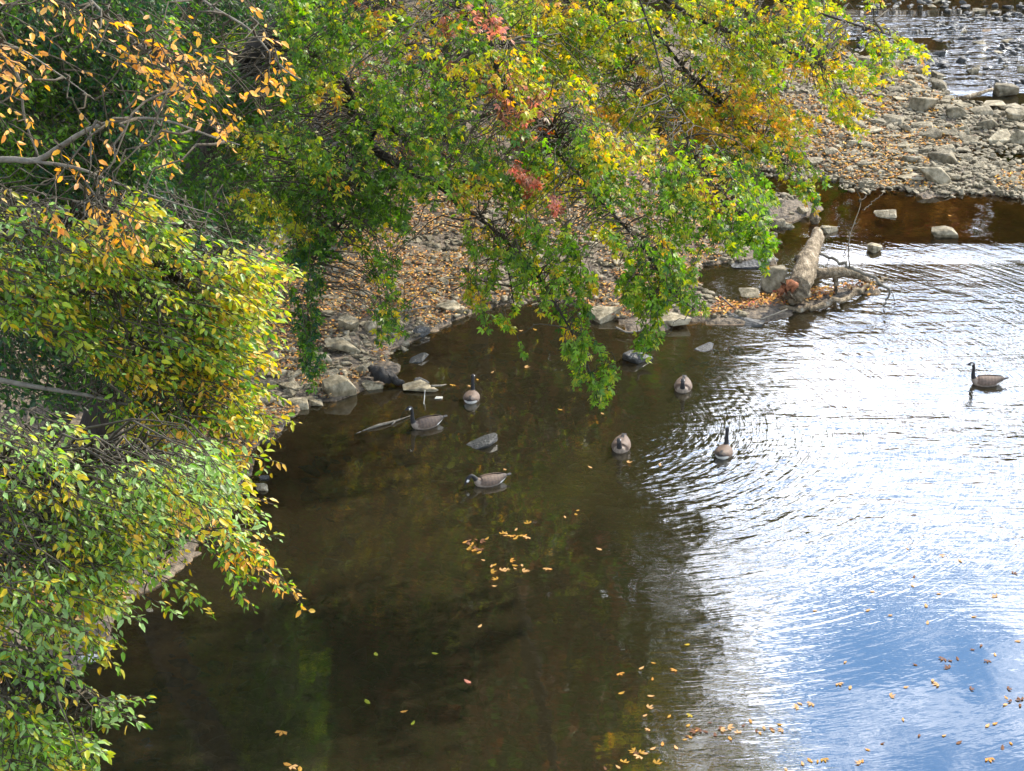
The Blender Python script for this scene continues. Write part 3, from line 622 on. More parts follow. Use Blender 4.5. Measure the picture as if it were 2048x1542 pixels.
# --- lower, paler one
tree('hornbeam_tree', 'pale glossy green tree filling the lower left corner beside the dark water', (-7.8, 11.2, 1.5),
     [(-7.8, 11.2, .6), (-7.5, 11.6, 4), (-6.9, 12.0, 7.5), (-6.0, 12.4, 11)], [.24, .19, .14, .07],
     [(A((-240, 980, 12.8), (60, 960, 13.2), (260, 950, 13.6), (430, 980, 14.0)), .03, .005), (A((-240, 1120, 12.4), (60, 1120, 12.8), (260, 1130, 13.2), (360, 1090, 13.6)), .03, .005),
      (A((-200, 1350, 12.0), (0, 1340, 12.2), (110, 1350, 12.4), (230, 1420, 12.5)), .02, .004), (A((-240, 1050, 12.6), (40, 1040, 13.0), (260, 1060, 13.4), (520, 1110, 14.0)), .03, .005)],
     [dict(poly=[(-40, 840), (60, 800), (150, 820), (290, 900), (360, 880), (470, 900), (490, 990), (520, 1050), (420, 1060), (300, 1010), (330, 1060), (280, 1120), (200, 1180), (60, 1160), (-40, 1180)], n=360, yr=(12.2, 14.4), dir=(.95, -.15, -.2), dj=.24, len=.56, leaf=.070,
           twigs=6, gap=.05, droop=.3, thr=.45, seed=31, ns=60, flat=.8, col=colf(dict(pale=7, fresh=4, green=1.5, lime=1.5), dict(yellow=1, lime=2), .3, dict(yellow=3, gold=1, lime=2), .66, 70., 14)),
      dict(poly=[(-40, 1150), (120, 1130), (230, 1170), (240, 1250), (170, 1330), (120, 1400), (150, 1542), (-40, 1560)], n=130, yr=(11.8, 13.4), dir=(.8, -.1, -.3), dj=.4, len=.45, leaf=.075, twigs=6, gap=.05, droop=.3, thr=.43, seed=41, ns=60, flat=.8,
           col=colf(dict(pale=6, fresh=4, green=2), dict(lime=2, yellow=1), .3, dict(yellow=2, lime=2), .66, 60., 24)),
      dict(poly=[(-40, 1380), (90, 1400), (190, 1470), (200, 1560), (-40, 1560)], n=60, yr=(11.6, 12.6), dir=(.8, -.1, -.3), dj=.4, len=.45, leaf=.078, twigs=6, gap=.05, droop=.3, thr=.2, seed=43, ns=80,
           col=colf(dict(pale=4, fresh=4, green=3), dict(lime=2), .3, dict(yellow=2), .64, 60., 24)),
      dict(poly=[(200, 1395), (280, 1385), (300, 1420), (220, 1450), (180, 1440)], n=7, yr=(12.0, 12.6), dir=(1, -.1, -.1), dj=.15, len=.42, leaf=.078, twigs=4, gap=.06, droop=.2, col=colf(dict(pale=4, green=3), dict(yellow=1), .2)),
      dict(poly=[(400, 1030), (510, 1040), (545, 1080), (480, 1110), (420, 1110)], n=14, yr=(13.4, 14.2), dir=(1, -.1, -.2), dj=.2, len=.5, leaf=.075, twigs=5, gap=.055, droop=.25, col=colf(dict(fresh=4, lime=2, green=3), dict(orange=2, yellow=2), .7)),
      dict(poly=[(320, 1150), (380, 1160), (390, 1210), (330, 1215)], n=4, yr=(13.4, 14), dir=(.9, -.1, -.3), dj=.2, len=.42, leaf=.08, twigs=4, gap=.06, droop=.3, col=colf(dict(fresh=4, pale=3), dict(yellow=2), .4)),
      dict(poly=[(530, 1110), (590, 1150), (600, 1190), (560, 1180), (530, 1160)], n=5, yr=(13.8, 14.2), dir=(.8, -.1, -.45), dj=.15, len=.36, leaf=.07, twigs=3, gap=.065, droop=.3, col=colf(dict(fresh=4, lime=2), dict(orange=3, gold=2), .7)),
      dict(poly=[(440, 1100), (500, 1110), (480, 1190), (440, 1180)], n=8, yr=(13.6, 14.2), dir=(.4, -.1, -.8), dj=.2, len=.36, leaf=.07, twigs=4, gap=.06, droop=.3, col=colf(dict(fresh=4, green=3), dict(orange=2, lime=2), .4))],
     BEECH, M['leaf_beech'], M['bark_grey'])
# --- sparse orange leaves on bare grey branches
tree('young_beech_tree', 'sparse young beech with pale orange leaves on thin grey branches in the upper left', (-11.2, 17.2, 2),
     [(-11.2, 17.2, 1.2), (-10.6, 17.2, 6), (-9.6, 17.2, 11), (-8.6, 17.2, 16), (-8.2, 17.3, 20)], [.2, .16, .12, .09, .05],
     [(A((-200, 330, 17.2), (0, 318, 17.0), (70, 322, 16.8), (110, 300, 16.7), (160, 268, 16.6), (200, 250, 16.5), (260, 238, 16.4), (330, 240, 16.4), (420, 272, 16.3), (480, 290, 16.2)), .035, .005),
      (A((60, 322, 16.8), (150, 335, 16.6), (230, 365, 16.6), (330, 400, 16.5), (430, 430, 16.6)), .018, .004),
      (A((-60, 60, 17), (30, 140, 16.8), (50, 240, 16.8), (80, 320, 16.8)), .016, .008),
      (A((130, -60, 16.6), (200, 20, 16.5), (280, 90, 16.4), (330, 130, 16.3), (380, 180, 16.2)), .015, .004),
      (A((330, -60, 16.6), (420, 10, 16.5), (500, 60, 16.4), (560, 130, 16.3), (600, 160, 16.2)), .014, .004),
      (A((-60, 100, 16.9), (20, 90, 16.8), (120, 150, 16.7), (190, 200, 16.6)), .012, .004)],
     [dict(poly=[(-40, -40), (560, -40), (560, 150), (470, 260), (330, 210), (240, 140), (120, 170), (-40, 160)], n=60, yr=(15.6, 17.0), dir=(.8, -.1, -.45), dj=.3, len=.5, leaf=.088, twigs=3, tw=.4, gap=.10, droop=.3, keep=.46, flat=.1, thr=.42, seed=50, ns=60, maxd=2.6,
           col=colf(dict(orange=5, gold=2, peach=3), None, 0)),
      dict(poly=[(180, 40), (420, 50), (450, 170), (400, 210), (230, 160)], n=14, yr=(15.8, 16.6), dir=(.8, -.1, -.45), dj=.3, len=.42, leaf=.088, twigs=3, tw=.4, gap=.08, droop=.3, keep=.65, flat=.1, maxd=2.6, col=colf(dict(orange=4, gold=3, peach=3))),
      dict(poly=[(0, 200), (330, 200), (360, 330), (300, 400), (100, 380), (0, 330)], n=16, yr=(15.8, 16.8), dir=(.5, -.1, -.8), dj=.3, len=.4, leaf=.085, twigs=3, tw=.4, gap=.10, droop=.2, keep=.5, flat=.1, maxd=2.6, col=colf(dict(orange=5, gold=2, peach=2))),
      dict(poly=[(100, 420), (300, 400), (300, 470), (200, 500), (120, 480)], n=7, yr=(14.8, 15.2), dir=(.5, -.1, -.8), dj=.3, len=.35, leaf=.08, twigs=4, tw=.4, gap=.07, droop=.2, keep=.8, flat=.1, maxd=2.6, col=colf(dict(orange=5, gold=3))),
      dict(poly=[(530, 120), (570, 110), (580, 180), (540, 180)], n=4, yr=(15.8, 16.8), dir=(.5, -.1, -.8), dj=.3, len=.3, leaf=.085, twigs=3, tw=.4, gap=.08, droop=.2, keep=.7, flat=.1, maxd=2.6, col=colf(dict(orange=5, gold=2)))],
     BEECH, M['leaf_beech'], M['bark_grey'])
# --- big maple, trunk leaning out, limbs arching over and hanging towards the water
mapc = colf(dict(green=6, fresh=4, deep=2.5, lime=1.6), dict(lime=3, fresh=2), .3, dict(yellow=2, gold=1.5, lime=4, brown=.6), .575, 95., 61)
hangc = colf(dict(green=5, fresh=5, deep=1, lime=1.5), dict(lime=2, fresh=3), .3, dict(yellow=3, lime=2, gold=1), .68, 60., 66)
yelc = colf(dict(lime=4, fresh=3, green=3, yellow=1.5), dict(yellow=2, lime=3), .4, dict(yellow=3, gold=2, orange=1.2, lime=2.5), .53, 85., 63)
tree('maple_tree', 'large green maple with dark leaning trunk, a few coral-red sprays, branches hanging low', (-8.6, 36.5, 1.2),
     [(-8.8, 36.5, .2), (-7.6, 36.0, 3.2), (-6.2, 35.0, 6.2)] + A((500, 130, 34), (560, 70, 33.6), (620, 5, 33), (720, -120, 32), (900, -260, 31), (1080, -380, 30)), [.42, .38, .34, .28, .24, .21, .19, .14, .1, .06],
     [(A((640, -20, 33), (610, 60, 33), (640, 120, 32.5), (690, 165, 32), (708, 220, 32), (735, 285, 31.5), (790, 325, 31), (850, 355, 31), (900, 385, 30.8), (925, 420, 30.6)), .10, .06),
      (A((735, 290, 31.5), (752, 262, 31.3), (780, 258, 31.2), (815, 285, 31)), .05, .02),
      (A((860, -60, 31.5), (920, 15, 31), (965, 60, 30.8), (985, 110, 30.6), (1000, 165, 30.4), (1030, 210, 30.2), (1065, 235, 30), (1090, 270, 29.8), (1110, 300, 29.6)), .075, .03),
      (A((940, 25, 31), (985, 60, 30.8), (1010, 100, 30.6)), .03, .015), (A((1060, 225, 30), (1100, 255, 29.7), (1130, 295, 29.5)), .025, .012),
      (A((925, 415, 30.6), (1000, 470, 29.5), (1080, 560, 28.8), (1130, 640, 28.4), (1170, 720, 28.2), (1195, 800, 28)), .03, .008),
      (A((1110, 300, 29.6), (1200, 400, 29), (1290, 500, 28.6), (1340, 580, 28.3), (1390, 620, 28.2)), .03, .008),
      (A((780, -60, 32), (800, 20, 31.6), (870, 80, 31.2), (900, 140, 31)), .03, .012), (A((740, 290, 31.5), (700, 420, 31), (620, 540, 30.6), (620, 700, 30.3)), .03, .008),
      (A((960, 430, 30), (1010, 520, 29.8), (1030, 620, 29.6)), .02, .008), (A((1250, -80, 30), (1300, 60, 30), (1340, 200, 29.8), (1400, 330, 29.6), (1480, 440, 29.5)), .016, .006),
      (A((500, 130, 34), (540, 105, 33.8), (620, 100, 33.5)), .09, .04)],
     [dict(poly=[(560, -30), (1000, -30), (1180, 150), (1200, 300), (1120, 400), (930, 370), (820, 400), (700, 400), (560, 330), (540, 180)], n=330, yr=(28.5, 33), dir=(.5, -.2, -.55), dj=.45, len=.75, leaf=.105, twigs=6, gap=.08, tw=.45, droop=.35, thr=.46, seed=71, ns=70, flat=.4, col=mapc),
      dict(poly=[(450, 250), (720, 250), (820, 400), (740, 470), (640, 500), (560, 480), (460, 400)], n=150, yr=(30, 33.4), dir=(.4, -.2, -.6), dj=.45, len=.75, leaf=.105, twigs=6, gap=.08, tw=.45, droop=.35, thr=.42, seed=73, ns=80, flat=.4,
           col=colf(dict(green=5, deep=4, fresh=1), None, 0, dict(yellow=1, lime=3), .66, 70., 3)),
      dict(poly=[(900, 330), (1250, 250), (1500, 330), (1560, 420), (1510, 470), (1380, 500), (1290, 480), (1150, 470), (1020, 450), (930, 430)], n=180, yr=(28.2, 31), dir=(.5, -.2, -.6), dj=.4, len=.7, leaf=.105, twigs=6, gap=.08, tw=.45, droop=.35, thr=.45, seed=75, ns=80, flat=.4, col=mapc),
      # hanging tongues of leaves
      dict(poly=[(990, 430), (1130, 440), (1200, 560), (1190, 640), (1210, 700), (1150, 720), (1090, 640), (1060, 580)], n=56, yr=(27.8, 29), dir=(.25, -.1, -1), dj=.3, len=.5, leaf=.105, twigs=5, gap=.078, tw=.45, droop=.1, flat=.2, col=hangc),
      dict(poly=[(1120, 680), (1190, 670), (1240, 720), (1225, 790), (1180, 810), (1150, 760)], n=17, yr=(27.8, 28.4), dir=(.2, -.1, -1), dj=.3, len=.42, leaf=.105, twigs=5, gap=.078, tw=.45, droop=.1, flat=.2, col=hangc),
      dict(poly=[(1190, 450), (1330, 470), (1420, 570), (1410, 620), (1330, 600), (1280, 640), (1240, 580)], n=54, yr=(27.8, 29), dir=(.4, -.1, -1), dj=.35, len=.5, leaf=.105, twigs=5, gap=.078, tw=.45, droop=.1, flat=.2, col=hangc),
      dict(poly=[(1270, 600), (1330, 600), (1320, 690), (1280, 700)], n=10, yr=(27.8, 28.4), dir=(.2, -.1, -1), dj=.3, len=.4, leaf=.105, twigs=5, gap=.078, tw=.45, droop=.1, flat=.2, col=hangc),
      dict(poly=[(920, 440), (1060, 450), (1080, 560), (1000, 650), (940, 620)], n=34, yr=(28.6, 29.8), dir=(.2, -.1, -1), dj=.3, len=.5, leaf=.10, twigs=5, gap=.08, tw=.45, droop=.1, flat=.2, thr=.44, seed=6, ns=50, col=hangc),
      dict(poly=[(960, 640), (1010, 630), (1050, 680), (1040, 710), (1000, 690)], n=4, yr=(28.4, 28.8), dir=(.3, -.1, -1), dj=.2, len=.35, leaf=.10, twigs=4, gap=.08, tw=.45, droop=.1, flat=.2, col=hangc),
      dict(poly=[(1400, 440), (1520, 430), (1545, 480), (1545, 540), (1480, 510)], n=18, yr=(28.6, 29.6), dir=(.5, -.1, -.9), dj=.3, len=.45, leaf=.105, twigs=5, gap=.078, tw=.45, droop=.1, flat=.2, col=hangc),
      dict(poly=[(580, 480), (660, 480), (640, 600), (650, 740), (620, 770), (585, 650)], n=38, yr=(29.5, 31), dir=(.1, -.1, -1), dj=.25, len=.5, leaf=.105, twigs=5, gap=.078, tw=.42, droop=.1, flat=.2, col=colf(dict(deep=3, green=5, blue=3))),
      dict(poly=[(1030, 150), (1090, 150), (1115, 210), (1100, 275), (1040, 280), (990, 230), (985, 180)], n=22, yr=(28.6, 30.4), dir=(.3, -.1, -.8), dj=.4, len=.45, leaf=.105, twigs=4, gap=.085, droop=.2, flat=.3, col=colf(dict(pink=5, red=1, brown=2.5, gold=1.5, lime=2.5))),
      dict(poly=[(880, 20), (1000, 0), (1000, 70), (940, 80), (890, 70)], n=12, yr=(28.6, 30.4), dir=(.3, -.1, -.8), dj=.4, len=.45, leaf=.105, twigs=4, gap=.085, droop=.2, flat=.3, col=colf(dict(pink=4, brown=3, lime=1))),
      dict(poly=[(1020, 330), (1070, 330), (1090, 390), (1060, 395)], n=9, yr=(28.2, 29.4), dir=(.3, -.1, -.8), dj=.4, len=.4, leaf=.105, twigs=4, gap=.085, droop=.2, flat=.3, col=colf(dict(pink=5, red=2, brown=1.5, lime=1))),
      dict(poly=[(1090, 400), (1130, 400), (1130, 430), (1100, 430)], n=3, yr=(27.8, 28.2), dir=(.3, -.1, -.8), dj=.4, len=.3, leaf=.105, twigs=4, gap=.08, droop=.2, flat=.3, col=colf(dict(pink=5, red=2, brown=1.5, lime=1))),
      dict(poly=[(420, 90), (500, 150), (520, 240), (420, 250)], n=22, yr=(31.4, 32.6), dir=(.3, -.2, -.6), dj=.45, len=.6, leaf=.105, twigs=6, gap=.08, tw=.45, droop=.35, flat=.4, link=False, col=colf(dict(green=4, deep=5, blue=1))),
      dict(poly=[(330, 130), (460, 170), (480, 260), (430, 430), (320, 440)], n=60, yr=(30, 32.4), dir=(.3, -.2, -.6), dj=.45, len=.75, leaf=.105, twigs=6, gap=.08, tw=.45, droop=.35, flat=.4, col=colf(dict(green=4, deep=5, blue=1))),
      dict(poly=[(730, 500), (800, 490), (820, 600), (800, 690), (750, 680)], n=24, yr=(29, 30.4), dir=(.2, -.1, -1), dj=.25, len=.5, leaf=.10, twigs=4, gap=.085, tw=.45, droop=.1, flat=.2, col=colf(dict(green=5, deep=3, fresh=2), dict(yellow=2, lime=2), .3))],
     MAPLE, M['leaf_maple'], M['bark_dark'])
tree('autumn_maple_tree', 'maple with yellow-green and orange leaves spreading across the top of the stream', (-1.8, 58, .4),
     [(-1.8, 58, .2), (-1.2, 57, 4), (-.5, 53, 9), (.8, 47, 13), (2.2, 40, 16)], [.34, .28, .22, .17, .1],
     [(A((1100, -200, 38), (1250, -60, 36), (1400, 40, 35), (1540, 90, 34.6), (1640, 130, 34.4)), .05, .012), (A((1100, -200, 38), (1300, -80, 35.5), (1500, -20, 34.6), (1650, 30, 34), (1780, 70, 34)), .05, .012),
      (A((1150, -180, 37.5), (1280, 20, 35.5), (1380, 150, 34.8), (1480, 240, 34.4), (1560, 330, 34.2)), .05, .012), ([(-.5, 53, 9), (2.0, 50, 11.5), (4.5, 47, 12.5), (6.5, 45.5, 13)], .09, .02), (A((1200, -200, 37), (1250, 60, 35.5), (1280, 200, 35), (1330, 300, 34.8)), .022, .006)],
     [dict(poly=[(1000, -30), (1740, -30), (1770, 50), (1840, 75), (1830, 120), (1730, 160), (1560, 130), (1480, 220), (1300, 260), (1150, 200), (1020, 90)], n=430, yr=(33, 37.5), dir=(.8, -.2, -.35), dj=.4, len=.8, leaf=.11, twigs=6, gap=.085, tw=.45, droop=.3, thr=.41, seed=81, ns=90, flat=.4, maxd=8, col=yelc),
      dict(poly=[(1300, 200), (1480, 200), (1600, 160), (1680, 180), (1740, 210), (1720, 235), (1620, 240), (1600, 300), (1500, 340), (1360, 310)], n=110, yr=(33, 36), dir=(.8, -.2, -.45), dj=.4, len=.75, leaf=.11, twigs=6, gap=.085, tw=.45, droop=.3, thr=.44, seed=83, ns=80, flat=.4, maxd=8, col=yelc),
      dict(poly=[(1290, -560), (1560, -640), (1780, -520), (1760, -380), (1640, -290), (1320, -280)], n=240, yr=(44, 47), dir=(.8, -.2, -.3), dj=.4, len=.9, leaf=.12, twigs=5, gap=.10, tw=.45, droop=.3, thr=.30, seed=87, ns=90, flat=.4, maxd=9, col=yelc),
      dict(poly=[(1430, 300), (1600, 270), (1640, 340), (1660, 400), (1590, 380), (1480, 380)], n=34, yr=(33, 35), dir=(.7, -.2, -.7), dj=.35, len=.6, leaf=.11, twigs=5, gap=.085, tw=.45, droop=.2, thr=.3, seed=85, ns=80, flat=.3, maxd=8, col=mapc)],
     MAPLE, M['leaf_maple'], M['bark_dark'])
# --- shaded understory on the left bank
for (lab, bx, by, poly, n, yr, cl, sd) in (
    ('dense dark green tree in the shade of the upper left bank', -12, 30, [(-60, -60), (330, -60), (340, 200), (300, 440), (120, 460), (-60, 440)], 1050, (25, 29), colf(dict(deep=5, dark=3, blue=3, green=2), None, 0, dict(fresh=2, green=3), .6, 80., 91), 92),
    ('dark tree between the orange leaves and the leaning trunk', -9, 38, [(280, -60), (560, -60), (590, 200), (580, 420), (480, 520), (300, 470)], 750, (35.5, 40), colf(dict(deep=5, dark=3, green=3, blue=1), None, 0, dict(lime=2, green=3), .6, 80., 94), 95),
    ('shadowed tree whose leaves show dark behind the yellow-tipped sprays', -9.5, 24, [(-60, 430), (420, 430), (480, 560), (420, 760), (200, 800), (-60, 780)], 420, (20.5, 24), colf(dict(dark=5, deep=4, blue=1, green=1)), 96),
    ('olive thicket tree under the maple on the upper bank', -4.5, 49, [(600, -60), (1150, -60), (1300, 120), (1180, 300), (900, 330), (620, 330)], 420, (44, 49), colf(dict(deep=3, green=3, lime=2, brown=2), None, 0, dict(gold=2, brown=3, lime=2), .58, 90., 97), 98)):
    hz = float(height(np.array([bx]), np.array([by]))[0])
    c0 = np.mean(poly, 0); mid = at(c0[0], c0[1], yr[1]+.6); top = at(c0[0], max(np.min(np.array(poly)[:, 1]), 0)+60 if c0[1] > 300 else -120, yr[1]+.6)
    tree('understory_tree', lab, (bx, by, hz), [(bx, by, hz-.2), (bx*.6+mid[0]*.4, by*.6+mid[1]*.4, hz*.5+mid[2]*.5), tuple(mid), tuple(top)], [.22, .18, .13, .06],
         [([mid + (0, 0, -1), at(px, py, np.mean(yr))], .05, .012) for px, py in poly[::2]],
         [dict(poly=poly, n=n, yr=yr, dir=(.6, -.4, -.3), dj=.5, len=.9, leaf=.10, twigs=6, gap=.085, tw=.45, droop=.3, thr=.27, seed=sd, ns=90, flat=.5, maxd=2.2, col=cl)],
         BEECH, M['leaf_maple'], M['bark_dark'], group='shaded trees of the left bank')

# --- tall trees of the banks; their crowns stand above the frame and mirror in the water
def tall_tree(x, y, h, cr, lab, weights, z0=None, seed=0, lean=(0, 0), crown_lo=.18, n=9000, leaf=.26):
    hz = float(height(np.array([x]), np.array([y]))[0]) if z0 is None else z0
    t = empty('tall_tree', (x, y, hz)); tag(t, lab, 'tree', 'tall trees standing round the stream')
    tube_obj('trunk', [(x, y, hz-.3), (x+lean[0]*.3, y+lean[1]*.3, hz+h*.35), (x+lean[0]*.7, y+lean[1]*.7, hz+h*.7), (x+lean[0], y+lean[1], hz+h*.97)], [.34, .27, .16, .05], M['bark_dark'], t, n=14, ns=9)
    k = 150; u = rng.random(k)**.8; zc = hz + h*(crown_lo + (1-crown_lo)*u); rad = cr*np.sin(np.pi*np.clip(.18+.8*u, 0, 1))**.7*(.35+.65*rng.random(k)); th = rng.random(k)*2*np.pi
    C = np.stack([x+lean[0]*u+rad*np.cos(th), y+lean[1]*u+rad*np.sin(th), zc], -1)
    a0 = np.stack([x+lean[0]*u*.8, y+lean[1]*u*.8, zc-1.5-rad*.35], -1); ts = np.linspace(0, 1, 6)[None, :, None]
    BL = a0[:, None]*(1-ts)+C[:, None]*ts; BL[..., 2] += .3*np.sin(np.pi*ts[..., 0])
    V, F, S = tubes(BL, np.tile(np.linspace(.08, .02, 6), (k, 1)), 5); mesh_obj('branches', local(t, V), F, S, M['bark_dark'], t)
    ci = rng.integers(0, k, n); r = (1.1+.6*rng.random(k))[ci]*cr/5
    v = unit(rng.normal(size=(n, 3)))*(rng.random(n)**.45)[:, None]*r[:, None]*np.array([1.25, 1.25, .75])
    P = C[ci]+v; D = unit(v+rng.normal(0, .5, (n, 3))); Nn = unit(rng.normal(0, .6, (n, 3))+np.array([0, 0, 1.]))
    leaves_mesh('crown', P, D, Nn, leaf*(.6+.8*rng.random(n)), pick(weights, n), CLUMP, M['leaf_far'], t)
gr = dict(deep=6, dark=2, brown=1.5, green=.6); ol = dict(deep=4, brown=3, green=1.2, lime=.4); au = dict(gold=2, brown=3, lime=2, green=2); rd = dict(brown=3, orange=2, deep=2, red=1)
for a_ in ((-15, 62, 29, 7, 'tall green tree farthest left on the wooded bank', gr), (-8.5, 60, 33, 7, 'tall olive tree on the wooded bank, second from the left', ol), (-2.2, 60, 35, 7, 'tall olive-brown tree on the wooded bank near the bar', dict(deep=4, brown=4, green=1)),
           (.4, 62.5, 33, 5.5, 'tall olive tree between two others at the end of the wooded bank', ol), (1.9, 65, 34, 4.9, 'tall green tree at the stream end of the wooded bank', gr), (-17, 50, 27, 6.5, 'leaning green tree beside the wooded bank', gr), (-11, 71, 31, 7, 'tall dark tree in the second row of the wooded bank', gr), (-5, 71, 30, 6.5, 'tall olive tree in the second row of the wooded bank', ol),
           (-22, 48, 24, 7, 'broad tree high on the left slope', ol),
           (-13, 76, 24, 7, 'yellowing tree behind the wooded bank', au), (-3, 84, 21, 6, 'brown-leaved tree up the valley', au)):
    tall_tree(*a_, n=24000, leaf=.40)
for i, (x, y, h, w) in enumerate(((8, 146, 33, rd), (19, 148, 34, au), (30, 146, 33, rd), (41, 147, 33, ol), (52, 144, 33, rd), (64, 140, 29, au), (-4, 144, 34, gr), (76, 134, 28, ol), (9.5, 106, 33, ol), (13.5, 160, 33, rd), (25, 160, 33, au), (35.5, 160, 34, rd), (46, 160, 33, ol), (2, 160, 33, gr))):
    tall_tree(x, y, h, 8.0, ['russet', 'golden', 'olive', 'brown', 'green', 'yellow-brown', 'deep green', 'mixed green', 'tall olive-green', 'second-row russet', 'second-row golden', 'second-row brown', 'second-row olive', 'second-row green'][i] + ' tree of the far bank beyond the riffle', w, crown_lo=.04, n=11000, leaf=.8)

# ------------------------------------------------------------------ leaf litter, floating leaves
def litter(name, poly, n, weights, lab, lo=.0, size=.085, seed=0):
    p = on_land(poly, n, lo); d = fbm(p[:, 0]*.55, p[:, 1]*.55, seed, 4); p = p[d > .44]; k = len(p); p[:, 2] += .04+.09*rng.random(k)
    a = rng.random(k)*2*np.pi; D = np.stack([np.cos(a), np.sin(a), rng.normal(0, .25, k)], -1); Nn = np.stack([rng.normal(0, .35, k), rng.normal(0, .35, k), np.ones(k)], -1)
    o = leaves_mesh(name, p, D, Nn, size*(.6+.8*rng.random(k)), pick(weights, k, .3)*.72, BEECH, M['litter']); tag(o, lab, None, None, 'stuff')
M['litter'] = leaf_mat('fallen_leaf', .7, .15, .2)
lw = dict(peach=3, brown=4, orange=2, gold=1)
litter('leaf_litter', [(100, 800), (420, 700), (600, 440), (900, 330), (1420, 300), (1450, 640), (900, 650), (560, 870), (380, 1110), (0, 1400), (0, 900)], 42000, lw, 'carpet of pinkish-brown fallen leaves over the left bank', .03, seed=40)
litter('bar_leaf_litter', [(1150, 250), (1560, 60), (1900, 150), (2060, 220), (2060, 390), (1650, 370), (1400, 420)], 17000, dict(orange=4, peach=3, brown=3, gold=2), 'orange and brown leaves caught between the stones of the bar', .0, .10, 41)
litter('debris_leaf_litter', [(1440, 600), (1560, 580), (1760, 570), (1740, 592), (1600, 612), (1420, 640)], 1100, dict(orange=4, brown=4, peach=3, red=1), 'rust-coloured leaves and debris piled at the foot of the log', -.1, .10, 42)
litter('hillside_leaf_litter', [(-100, 300), (300, 100), (900, 0), (1200, 200), (900, 340), (400, 600), (-100, 800)], 9000, dict(brown=4, peach=2, deep=1), 'brown leaf carpet on the shaded slope', .3, .12, 43)
FL = {}
def float_leaf_mesh(c, sh, i):
    T, F = sh; me = bpy.data.meshes.new('floating_leaf'); V = T.copy(); V[:, 0] -= .5; V[:, 2] = V[:, 2]*-.6+.02
    V = V*.95; me.from_pydata([tuple(v) for v in V], [], [tuple(f) for f in F]); me.update()
    a = me.color_attributes.new('tint', 'FLOAT_COLOR', 'POINT'); cc = np.ones((len(V), 4), np.float32); cc[:, :3] = np.array(PAL[c])*.62; a.data.foreach_set('color', cc.ravel()); me.materials.append(M['litter']); return me
for c in ('gold', 'orange', 'yellow', 'peach', 'lime', 'pink', 'brown'):
    for sname, sh in (('b', BEECH), ('m', MAPLE)): FL[c, sname] = float_leaf_mesh(c, sh, 0)
CN = dict(gold='amber', orange='orange', yellow='yellow', peach='pale tan', lime='yellow-green', pink='pinkish', brown='brown')
def floating(px, py, c, lab, group=None, size=.15, sh=None):
    p = gp(px, py); o = bpy.data.objects.new('floating_leaf', FL[c, sh or random.choice('bbm')]); COL.objects.link(o)
    o.location = (p[0], p[1], .012); s = size*random.uniform(.8, 1.25); o.scale = (s, s, s); o.rotation_euler = (random.gauss(0, .08), random.gauss(0, .08), random.uniform(0, 6.28))
    tag(o, lab, 'leaf', group)
